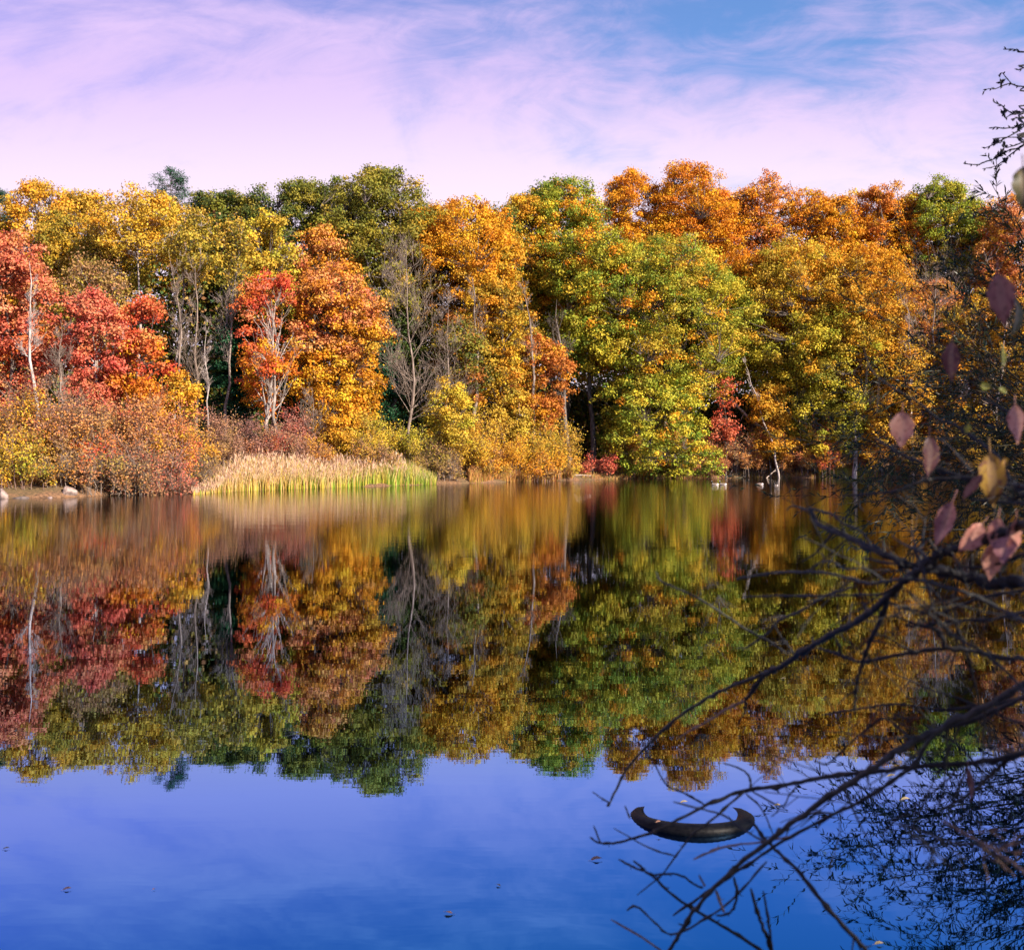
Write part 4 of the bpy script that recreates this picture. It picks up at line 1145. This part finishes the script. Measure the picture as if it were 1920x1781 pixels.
# ------------------------------------------------------------------ willow at the right, growing from the near bank
def build_willow():
    R = np.random.default_rng(600)
    base = np.array([8.0, 12.6, 0.0]); base[2] = float(terrain(base[0], base[1])) - .05
    root = empty('willow_shrub', base, 'dark green narrow leaved willow reaching over the water at the right', 'shrub')
    tips = [(1845, 352), (1895, 425), (1768, 455), (1706, 545), (1668, 600), (1650, 690), (1622, 780), (1640, 830), (1600, 905), (1550, 960),
            (1705, 730), (1780, 610), (1850, 500), (1905, 560), (1830, 690), (1735, 850), (1650, 945), (1600, 1010), (1690, 1010), (1775, 900),
            (1850, 830), (1900, 760), (1690, 720), (1720, 640), (1800, 780), (1880, 940), (1610, 850), (1690, 880), (1810, 560), (1920, 480), (1740, 960), (1840, 1000), (1620, 860)]
    P1, R1 = [], []
    for i, (px, py) in enumerate(tips):
        Y = R.uniform(11.0, 13.6)
        e = P(px, py, Y) - base
        st = np.array([R.uniform(-.8, .6), R.uniform(-.8, .6), 0])
        up = .55 if py < 700 else .95
        mid = np.array([e[0] * .38, e[1] * .4 + R.uniform(-.3, .3), max(e[2] * up, e[2] + .3) if py > 700 else e[2] * up])
        u = np.linspace(0, 1, 14)[:, None]
        w = st * (1 - u) ** 2 + 2 * mid * u * (1 - u) + e * u ** 2
        w = w + np.cumsum(R.normal(size=w.shape) * .012, 0)
        P1.append(w); R1.append(.021 * (1 - .86 * u[:, 0]))
    P1, R1 = np.array(P1), np.array(R1)
    g = Geo()
    V, Q = tubes(P1, R1, 6); g.add(V, Q)
    low = np.array([py > 520 for px, py in tips])
    P2, R2 = spawn(R, P1[low], R1[low], 12, .38, 1.0, .20, .7, -.06, .5, 9, .06)
    Pt, Rt = spawn(R, P1[~low], R1[~low], 12, .5, 1.0, .075, .6, -.02, .5, 9, .06)
    P2, R2 = np.concatenate([P2, Pt]), np.concatenate([R2, Rt])
    V, Q = tubes(P2, np.maximum(R2, .0024), 4); g.add(V, Q)
    P3, R3 = spawn(R, P2, R2, 2, .2, .9, .55, .7, -.05, .6, 5, .10)
    V, Q = tubes(P3, np.maximum(R3, .0013), 3); g.add(V, Q)
    g.build('stems', mat_bark('willow_stems', (.03, .03, .022), (.10, .085, .05), 12.0), root, True)
    # narrow curved leaves, three strips each
    def leaves(paths, per):
        M, N, _ = paths.shape
        f = R.uniform(.15, 1, (M, per)) * (N - 1)
        i = np.clip(f.astype(int), 0, N - 2); w = (f - i)[..., None]; mi = np.arange(M)[:, None]
        p = (paths[mi, i] * (1 - w) + paths[mi, i + 1] * w).reshape(-1, 3)
        t = norm(paths[mi, i + 1] - paths[mi, i]).reshape(-1, 3)
        n = len(p)
        d = norm(t * .95 + norm(R.normal(size=(n, 3))) * .65)
        return p, d
    pa, da = leaves(P2, 24)
    pb, db = leaves(P3, 11)
    pc, dc = leaves(P1[:, 9:], 12)
    p = np.concatenate([pa, pb, pc]); d = np.concatenate([da, db, dc])
    n = len(p)
    L = R.uniform(.055, .115, n)[:, None]; W = R.uniform(.010, .016, n)[:, None]
    side = norm(np.cross(d, R.normal(size=(n, 3))))
    nn = np.cross(d, side)
    bend = R.uniform(-.25, .35, n)[:, None] * nn + np.array([0, 0, -.18])
    us = np.array([0, .3, .65, 1.0]); wd = np.array([.25, 1, .8, .05])
    ctr = p[:, None] + d[:, None] * L[:, None] * us[None, :, None] + bend[:, None] * L[:, None] * (us ** 2)[None, :, None]
    off = side[:, None] * W[:, None] * .5 * wd[None, :, None]
    V = np.stack([ctr - off, ctr + off], 2).reshape(-1, 3)
    b = (np.arange(n)[:, None] * 4 + np.arange(3)[None]) * 2
    Q = np.stack([b, b + 1, b + 3, b + 2], -1).reshape(-1, 4)
    c = np.repeat(pick(R, [(.018, .034, .012), (.026, .042, .013), (.014, .028, .012), (.04, .046, .014), (.06, .05, .016)], n), 3, 0)
    mesh('foliage', V, [Q], mat_leaf('willow_leaves', .25, .4, .3), root, c)


build_willow()


# ------------------------------------------------------------------ near branches at the right
FGB = mat_plain('shade_dark_bark', (.004, .004, .005), (.014, .013, .013), .6, 60.0, .35, .5)  # near-black base colour holds the shade on the close branches
FGT = mat_plain('tan_twig_bark', (.10, .07, .05), (.26, .17, .12), .65, 60.0, .3, .4)
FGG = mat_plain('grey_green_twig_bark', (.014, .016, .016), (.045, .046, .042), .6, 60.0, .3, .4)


def fgY(px, py, off=0.0):
    return 1.75 + (1920 - px) / 800 * .95 + .10 * math.sin(py / 95.0) + .05 * math.sin(px / 70.0) + off


# (points in photo pixels, width at start, width at end, bark, depth offset)
D, T_, N_ = FGB, FGT, FGG
BR = [
 ([(2010, 955), (1920, 984), (1872, 1001), (1830, 1021), (1785, 1032), (1754, 1041), (1726, 1066), (1692, 1091), (1661, 1122), (1619, 1156), (1560, 1190), (1515, 1215), (1464, 1249), (1431, 1268), (1404, 1305), (1399, 1313)], 24, 8, D, 0),
 ([(1464, 1249), (1420, 1268), (1356, 1293), (1300, 1325), (1250, 1362), (1181, 1434), (1160, 1470), (1143, 1507)], 8, 5, N_, 0),
 ([(1143, 1505), (1128, 1496), (1111, 1484)], 4, 2.5, N_, 0),
 ([(1143, 1507), (1138, 1511)], 8, 4, N_, 0),
 ([(1399, 1313), (1365, 1328), (1331, 1349), (1271, 1383)], 6, 4, T_, 0),
 ([(1399, 1313), (1396, 1335), (1384, 1358)], 6, 3, D, 0),
 ([(1667, 1122), (1650, 1164), (1627, 1212), (1616, 1246), (1605, 1294), (1602, 1339)], 12, 5, D, 0),
 ([(2010, 1100), (1920, 1094), (1864, 1094), (1813, 1080), (1746, 1065), (1703, 1060), (1650, 1035), (1613, 1018), (1577, 1001), (1537, 984), (1523, 962), (1518, 950)], 30, 5, D, .06),
 ([(1518, 953), (1560, 965), (1582, 982), (1613, 996), (1627, 1012), (1639, 1035)], 5, 5, D, .06),
 ([(1560, 965), (1600, 976)], 4, 2.5, D, .06),
 ([(1577, 984), (1585, 1000), (1592, 1018), (1610, 1033)], 4, 2.5, D, .06),
 ([(1560, 998), (1532, 1035), (1504, 1053)], 5, 3, D, .06),
 ([(1695, 1060), (1647, 1052), (1616, 1046)], 7, 4, N_, .06),
 ([(1518, 957), (1500, 952), (1484, 949), (1474, 958)], 4, 2.5, N_, .06),
 ([(2010, 1215), (1920, 1164), (1872, 1139), (1816, 1114), (1760, 1097), (1712, 1086), (1684, 1086), (1639, 1094), (1605, 1088), (1549, 1074), (1507, 1072), (1450, 1074), (1380, 1086)], 10, 5, N_, -.12),
 ([(1650, 1080), (1619, 1066), (1582, 1066), (1563, 1053), (1537, 1055), (1518, 1069)], 4, 4, N_, -.12),
 ([(1664, 1114), (1633, 1115), (1549, 1117), (1464, 1117), (1394, 1119)], 6, 3.5, D, .02),
 ([(1600, 1100), (1549, 1117), (1501, 1145), (1459, 1164), (1439, 1187), (1394, 1218)], 6, 5, N_, .02),
 ([(2000, 1245), (1920, 1237), (1872, 1233), (1830, 1222), (1774, 1215), (1717, 1222), (1661, 1232), (1611, 1240), (1577, 1228), (1532, 1214)], 13, 5, D, .1),
 ([(1774, 1215), (1757, 1181), (1717, 1170), (1678, 1154)], 10, 4, D, .1),
 ([(1577, 1228), (1571, 1205), (1560, 1190)], 6, 4, D, .05),
 ([(1785, 1035), (1802, 1069), (1816, 1108)], 5, 4, N_, -.05),
 ([(2000, 1130), (1920, 1147), (1858, 1161), (1788, 1164), (1731, 1173), (1695, 1174)], 10, 4, D, .12),
 ([(1698, 1105), (1746, 1153), (1774, 1181), (1830, 1215), (1872, 1246), (1914, 1288), (1990, 1370)], 5, 9, N_, -.15),
 ([(2010, 1225), (1920, 1281), (1826, 1336), (1741, 1375), (1668, 1417), (1613, 1456), (1527, 1511), (1476, 1550), (1437, 1580), (1373, 1631), (1314, 1691), (1279, 1742), (1250, 1790)], 17, 8, N_, -.06),
 ([(2010, 1260), (1920, 1307), (1848, 1341), (1754, 1375), (1715, 1434), (1677, 1460), (1634, 1490), (1570, 1524), (1484, 1567), (1399, 1622), (1335, 1665), (1262, 1716)], 12, 5, D, .04),
 ([(1570, 1524), (1520, 1526), (1476, 1550)], 6, 4, N_, .0),
 ([(2010, 1395), (1920, 1413), (1826, 1430), (1698, 1439), (1613, 1449), (1536, 1458), (1467, 1473), (1399, 1481), (1339, 1503), (1271, 1537), (1220, 1560), (1164, 1578), (1126, 1580), (1106, 1569)], 13, 4, D, .1),
 ([(1399, 1481), (1339, 1533), (1296, 1567), (1267, 1605), (1241, 1639), (1194, 1678)], 6, 2.5, D, .1),
 ([(1408, 1477), (1405, 1456), (1388, 1441), (1356, 1430)], 5, 3, D, .1),
 ([(1322, 1509), (1284, 1487), (1250, 1471), (1228, 1434)], 5, 3, D, .1),
 ([(1126, 1580), (1113, 1548)], 4, 3, D, .1),
 ([(1408, 1481), (1463, 1511), (1480, 1490), (1497, 1471)], 4, 3, D, .1),
 ([(1463, 1511), (1450, 1530)], 3, 2, D, .1),
 ([(1399, 1488), (1425, 1512), (1440, 1540), (1450, 1566)], 4, 3, N_, .1),
 ([(1267, 1605), (1215, 1588), (1151, 1552)], 4, 2.5, N_, .1),
 ([(1181, 1534), (1172, 1510)], 5, 3, N_, .1),
 ([(1262, 1503), (1314, 1516), (1356, 1528), (1399, 1558), (1437, 1580)], 3.5, 5, N_, -.06),
 ([(1301, 1610), (1356, 1588), (1425, 1578), (1484, 1567)], 5, 4, T_, .02),
 ([(1160, 1610), (1188, 1625), (1220, 1639), (1262, 1678), (1314, 1712), (1373, 1746), (1433, 1785)], 4, 8, D, .05),
 ([(1188, 1613), (1205, 1628), (1220, 1639), (1271, 1639), (1301, 1657), (1318, 1665)], 4, 5, D, .05),
 ([(1408, 1537), (1437, 1575), (1463, 1601), (1502, 1639), (1549, 1699), (1613, 1768), (1640, 1800)], 6, 11, D, .16),
 ([(1408, 1665), (1425, 1725), (1440, 1760), (1450, 1800)], 6, 9, D, .0),
 ([(1431, 1669), (1442, 1733), (1448, 1790)], 4, 7, D, .0),
 ([(1145, 1723), (1207, 1759), (1250, 1790)], 4, 5, T_, .0),
 ([(1175, 1706), (1194, 1699), (1228, 1729), (1256, 1751), (1305, 1733), (1373, 1686), (1437, 1614)], 4, 5, N_, .03),
 ([(1343, 1716), (1369, 1710), (1382, 1678), (1376, 1644)], 4, 7, D, .0),
 ([(1343, 1669), (1350, 1690), (1358, 1710)], 7, 5, T_, -.04),
 ([(1310, 1640), (1322, 1662)], 4, 5, T_, -.04),
 ([(1767, 1538), (1810, 1563), (1852, 1585), (1884, 1607), (1920, 1635), (1990, 1700)], 4, 9, T_, -.2),
 ([(1668, 1541), (1718, 1553), (1780, 1578), (1859, 1583), (1920, 1578), (1990, 1570)], 3, 8, N_, -.1),
 ([(1527, 1427), (1550, 1432), (1574, 1412), (1619, 1372), (1658, 1347), (1688, 1367), (1710, 1390)], 3.5, 6, D, -.06),
 ([(2000, 1380), (1920, 1412), (1891, 1424), (1867, 1444), (1827, 1481), (1797, 1501), (1760, 1520)], 13, 5, D, .12),
 # upper twigs
 ([(1640, 820), (1683, 848), (1719, 865), (1768, 882), (1811, 896), (1843, 900), (1875, 906), (1920, 915), (2000, 925)], 5, 14, D, .1),
 ([(1575, 930), (1640, 925), (1672, 922), (1715, 907), (1751, 898), (1811, 896)], 3, 8, D, .1),
 ([(1618, 652), (1636, 697), (1673, 726), (1704, 743), (1734, 764), (1760, 786), (1789, 796), (1811, 811), (1843, 833), (1868, 854), (1885, 884), (1907, 916), (1960, 960)], 3, 9, D, .35),
 ([(1838, 745), (1864, 758), (1890, 771), (1940, 795)], 3, 6, D, .3),
 ([(1849, 903), (1875, 924), (1896, 937), (1920, 929), (1990, 915)], 5, 9, D, .1),
 ([(1821, 937), (1853, 939), (1920, 945), (1990, 950)], 4, 7, D, .15),
 ([(1751, 818), (1779, 835), (1806, 867), (1826, 890)], 3, 5, N_, .1),
 ([(1803, 1063), (1850, 1061), (1887, 1052), (1920, 1037), (1990, 1020)], 3, 11, D, .0),
 ([(1822, 1040), (1824, 1075)], 8, 5, D, .05),
 ([(1700, 1040), (1740, 1028), (1790, 1018), (1830, 1000)], 3, 3, D, .1),
 ([(1640, 1120), (1700, 1140), (1760, 1150), (1840, 1120), (1930, 1105)], 3, 7, D, .2),
 ([(1725, 1080), (1760, 1120), (1800, 1190), (1830, 1290), (1840, 1360)], 4, 5, D, .25),
 ([(1800, 1070), (1790, 1130), (1795, 1200), (1780, 1260)], 5, 4, D, .25),
 ([(1540, 1340), (1600, 1330), (1680, 1320), (1760, 1330), (1860, 1320), (1980, 1290)], 3, 8, D, .3),
 ([(1670, 1260), (1740, 1290), (1800, 1310), (1900, 1350), (1980, 1370)], 3, 6, D, .3),
 ([(1229, 1070), (1240, 1090), (1290, 1112), (1340, 1140), (1400, 1180), (1440, 1200), (1475, 1225)], 4, 5, N_, -.04),
 ([(1450, 1165), (1462, 1190), (1478, 1210), (1490, 1228)], 3, 3, N_, .0),
]


def build_fgshrub():
    R = np.random.default_rng(700)
    base = np.array([2.1, 1.75, 0.0]); base[2] = float(terrain(base[0], base[1])) - .03
    root = empty('overhanging_shrub', base, 'dark bare branched shrub leaning in from the right close to the camera', 'shrub')
    for pts, w0, w1, mt, off in BR:
        w = np.array([P(x, y, fgY(x, y, off)) for x, y in pts])
        wp = smooth_path(w, 6)
        n = len(wp)
        wid = np.linspace(w0, w1, n)
        sY = wp[:, 1] / F
        r = wid * .44 * sY
        r = r * (1 + .10 * np.sin(np.arange(n) * 1.9 + w0) + .08 * R.normal(size=n))
        # knots and buds
        for k in range(4, n - 3, int(R.integers(7, 12))):
            r[k] *= R.uniform(1.25, 1.6)
        wp = wp + R.normal(size=wp.shape) * (r * .22)[:, None]
        r[-1] *= .6; r[0] *= .6
        g = Geo()
        V, Q = tubes(wp[None], r[None], 8); g.add(V - base, Q)
        # short spurs
        for k in range(5, n - 2, int(R.integers(8, 16))):
            d = norm(np.cross(wp[k + 1] - wp[k], R.normal(size=3))) + .5 * norm(wp[k + 1] - wp[k])
            sp = np.stack([wp[k], wp[k] + d * r[k] * 1.8, wp[k] + d * r[k] * R.uniform(3, 4.5)])
            V, Q = tubes(sp[None] - base, np.array([[.5, .42, .15]]) * r[k], 5); g.add(V, Q)
        if w0 >= 9 or w1 >= 9 or (max(x for x, y in pts) > 1700 and len(pts) > 3):
            ok = np.nonzero(wp[:, 0] / wp[:, 1] * F + 960 > 1570)[0]
            f0, f1 = (ok.min() / (n - 1), ok.max() / (n - 1)) if len(ok) else (.9, .95)
            q, qr = spawn(R, wp[None], r[None], 6, f0, f1, .17, .8, .0, .42, 9, .09)
            qr = np.maximum(qr, .0011)
            V, Q = tubes(q - base, qr, 5); g.add(V, Q)
            q, qr = spawn(R, q, qr, 2, .3, .9, .5, .8, .0, .7, 7, .09)
            V, Q = tubes(q - base, np.maximum(qr, .0009), 4); g.add(V, Q)
        g.build('branch', mt, root, True)
    # main stems off to the side, rooted on the bank
    st = Geo()
    for i, (yy, zz) in enumerate(((1.6, 2.15), (1.7, 1.9), (1.65, 1.55), (1.75, 2.3))):
        e = np.array([(2030 - 960) * yy / F + .02 * i, yy, zz])
        p = smooth_path(np.array([[base[0] + .05 * i, base[1] - .1 + .05 * i, base[2]], [base[0] - .3, base[1] - .05, (base[2] + zz) * .55], e]), 8)
        V, Q = tubes((p - base)[None], np.linspace(.022, .010, len(p))[None], 8); st.add(V, Q)
    st.build('stem', FGB, root, True)
    # hanging leaves: stalk point, tip point, width, material
    mv = mat_fgleaf('mauve_leaf', (.27, .12, .13), (.38, .19, .17), (.10, .035, .04))
    pk = mat_fgleaf('pink_leaf', (.50, .22, .17), (.58, .32, .24), (.22, .07, .05))
    dk = mat_fgleaf('dark_purple_leaf', (.09, .035, .05), (.16, .07, .07), (.30, .18, .10))
    ye = mat_fgleaf('yellow_brown_leaf', (.30, .17, .03), (.36, .22, .045), (.16, .06, .05))
    ol = mat_fgleaf('olive_dark_leaf', (.05, .05, .02), (.10, .09, .03), (.20, .14, .05))
    gy = mat_fgleaf('green_yellow_leaf', (.35, .38, .05), (.42, .42, .08), (.25, .25, .05))
    LV = [((1872, 512), (1884, 612), 46, mv, .5), ((1905, 560), (1893, 634), 36, ol, -.7), ((1786, 640), (1786, 716), 30, dk, .8),
          ((1692, 772), (1690, 842), 42, pk, .2), ((1742, 818), (1738, 896), 40, dk, -.4), ((1903, 758), (1906, 832), 30, pk, .9),
          ((1856, 848), (1862, 952), 46, ye, .3), ((1842, 890), (1806, 940), 24, mv, -.5), ((1786, 940), (1752, 1027), 32, mv, .5),
          ((1842, 982), (1796, 1036), 40, pk, -.3), ((1872, 970), (1862, 1036), 30, pk, .5), ((1905, 975), (1896, 1050), 42, pk, -.6),
          ((1866, 1018), (1856, 1090), 38, pk, .2), ((1888, 1005), (1880, 1058), 40, mv, .7), ((1918, 312), (1922, 404), 44, ol, .3),
          ((1838, 722), (1858, 728), 14, gy, .2), ((1815, 796), (1813, 814), 12, gy, .6), ((1882, 858), (1884, 876), 13, ye, .3),
          ((1872, 728), (1888, 738), 14, gy, -.4), ((1815, 1436), (1818, 1506), 14, dk, 1.1), ((1880, 690), (1874, 640), 10, gy, .4)]
    for k, (a, b, w, mt, rot) in enumerate(LV):
        Yl = fgY(a[0], a[1], -.02 if k not in (0, 1, 14) else -.1)
        pa, pb = P(a[0], a[1], Yl), P(b[0], b[1], Yl + R.uniform(-.02, .03))
        L = np.linalg.norm(pb - pa)
        W = w * Yl / F * 1.0
        V, Fq, C = leaf_blade(L, W, R.uniform(-.12, .12), R.uniform(.15, .45), 14, 6)
        x = norm(pb - pa)
        view = np.array([0, -1.0, .25])
        yv = norm(np.cross(view, x)); zv = np.cross(x, yv)
        c_, s_ = math.cos(rot), math.sin(rot)
        yv, zv = yv * c_ + zv * s_, zv * c_ - yv * s_
        V = V[:, :1] * x + V[:, 1:2] * yv + V[:, 2:] * zv + pa - base
        mesh('leaf', V, Fq, mt, root, C, True)


build_fgshrub()


def build_top_twigs():
    """twigs of a tree standing on the near bank just outside the picture, with clustered buds"""
    R = np.random.default_rng(710)
    Yt = 6.0
    TW = [
     [(1960, 100), (1920, 98), (1911, 97), (1901, 93), (1882, 93)], [(1960, 122), (1920, 128), (1908, 132)],
     [(1960, 170), (1920, 163), (1908, 162), (1897, 158), (1888, 158), (1866, 167), (1853, 167), (1843, 173)], [(1897, 158), (1885, 144), (1879, 137), (1872, 142)],
     [(1960, 200), (1920, 209), (1907, 214), (1897, 212), (1885, 205), (1878, 198), (1868, 194), (1863, 191)], [(1907, 214), (1895, 216), (1885, 222)],
     [(1960, 222), (1920, 233), (1910, 238), (1901, 239), (1882, 241), (1868, 239), (1860, 240)],
     [(1960, 210), (1920, 237), (1906, 248), (1888, 258), (1868, 268), (1859, 273), (1845, 279)], [(1920, 258), (1889, 258), (1865, 260)],
     [(1960, 252), (1920, 271), (1907, 279), (1894, 281), (1879, 290), (1865, 298), (1844, 305), (1833, 309), (1815, 308), (1808, 306)],
     [(1960, 255), (1920, 273), (1906, 282), (1891, 293), (1881, 302), (1866, 312), (1843, 317)], [(1960, 250), (1920, 266), (1903, 273), (1889, 277)],
     [(1960, 225), (1920, 221), (1905, 222), (1896, 224)],
    ]
    base = np.array([4.6, 5.2, 0.0]); base[2] = float(terrain(4.6, 5.2)) - .05
    root = empty('budding_tree', base, 'dark twigs with bud clusters reaching in against the pink sky at the upper right', 'tree')
    tp = smooth_path(np.array([[0, 0, 0], [-.15, .15, 1.6], [-.3, .4, 3.2], [-.5, .6, 5.0], [-.5, .7, 6.2]]), 5)
    V, Q = tubes(tp[None], np.linspace(.07, .015, len(tp))[None], 8)
    mesh('trunk', V, [Q], FGB, root, None, True)
    for t in TW:
        w = np.array([P(x, y, Yt + .25 * math.sin(y / 23.0) + (x - 1850) / 400) for x, y in t]) - base
        if t[0][0] > 1950:
            k = np.argmin(np.abs(tp[:, 2] - (w[0, 2] - .3)))
            w = np.concatenate([tp[k:k + 1], w])
        wp = smooth_path(w, 5)
        n = len(wp)
        r = np.linspace(.0055 if t[0][0] > 1950 else .0035, .0024, n) * (1 + .15 * R.normal(size=n))
        g = Geo()
        V, Q = tubes(wp[None], r[None], 6); g.add(V, Q)
        for k in range(n - 2, int(n * .35), -3):      # alternate buds
            d = norm(wp[k + 1] - wp[k]) + .8 * norm(np.cross(wp[k + 1] - wp[k], R.normal(size=3)))
            sp = np.stack([wp[k], wp[k] + d * .008, wp[k] + d * .018])
            V, Q = tubes(sp[None], np.array([[.002, .0045, .0006]]), 5); g.add(V, Q)
        g.build('twig', FGB, root, True)
    for (x, y) in [(1878, 155), (1905, 212), (1909, 238), (1867, 265), (1884, 274), (1871, 293), (1879, 286), (1884, 302), (1882, 214)]:
        c = P(x, y, Yt + .25 * math.sin(y / 23.0) + (x - 1850) / 400) - base
        g = Geo()
        for k in range(11):
            d = norm(R.normal(size=3) + np.array([-.2, 0, .3]))
            L = R.uniform(.016, .034)
            sp = np.stack([c + d * .003, c + d * L * .5, c + d * L])
            V, Q = tubes(sp[None], np.array([[.003, .0065, .0008]]), 5); g.add(V, Q)
        g.build('bud_cluster', FGB, root, True)
    return root


build_top_twigs()

# unseen trees added on the near bank, behind the camera: they keep the sun off the branches close by


def near_shade_tree(seed, x, y, H, W, label, n=5000):
    R = np.random.default_rng(seed)
    base = np.array([x, y, float(terrain(x, y)) - .1])
    root = empty('bank_shade_tree', base, label, 'tree', 'unseen shade trees on the near bank')
    u = np.linspace(0, 1, 8)
    tp = np.stack([np.cumsum(R.normal(size=8) * .08), np.cumsum(R.normal(size=8) * .08), u * H * .9], -1)
    g = Geo(); V, Q = tubes(tp[None], (.24 * (1 - .9 * u))[None], 8); g.add(V, Q)
    l1, r1 = spawn(R, tp[None], (.24 * (1 - .9 * u))[None], 24, .2, .98, W / H, .9, .2, .5, 6, .06)
    V, Q = tubes(l1, r1, 5); g.add(V, Q)
    l2, r2 = spawn(R, l1, r1, 7, .25, 1, .45, .7, .1, .6, 4, .08)
    V, Q = tubes(l2, r2, 4); g.add(V, Q)
    g.build('trunk', BARK, root, True)
    e = l2.reshape(-1, 3)
    pos = e[R.integers(0, len(e), n)] + R.normal(size=(n, 3)) * .45
    V, Q = leaf_quads(R, pos, np.array([0, 0, .8]) + R.normal(size=(n, 3)) * .6, .3, .22)
    mesh('crown', V, [Q], LEAF, root, pick(R, G('oak', 1, 'gold', 1), n))


near_shade_tree(910, 5.5, -3.5, 10, 4.5, 'unseen olive tree behind the camera, added to shade the close branches', 2600)
near_shade_tree(911, 11, -4.0, 14, 5.5, 'taller unseen olive tree farther right on the near bank, added for shade', 5000)
near_shade_tree(912, 14.5, 4.5, 13, 5.0, 'unseen olive tree on the near bank behind the willow, added for shade')
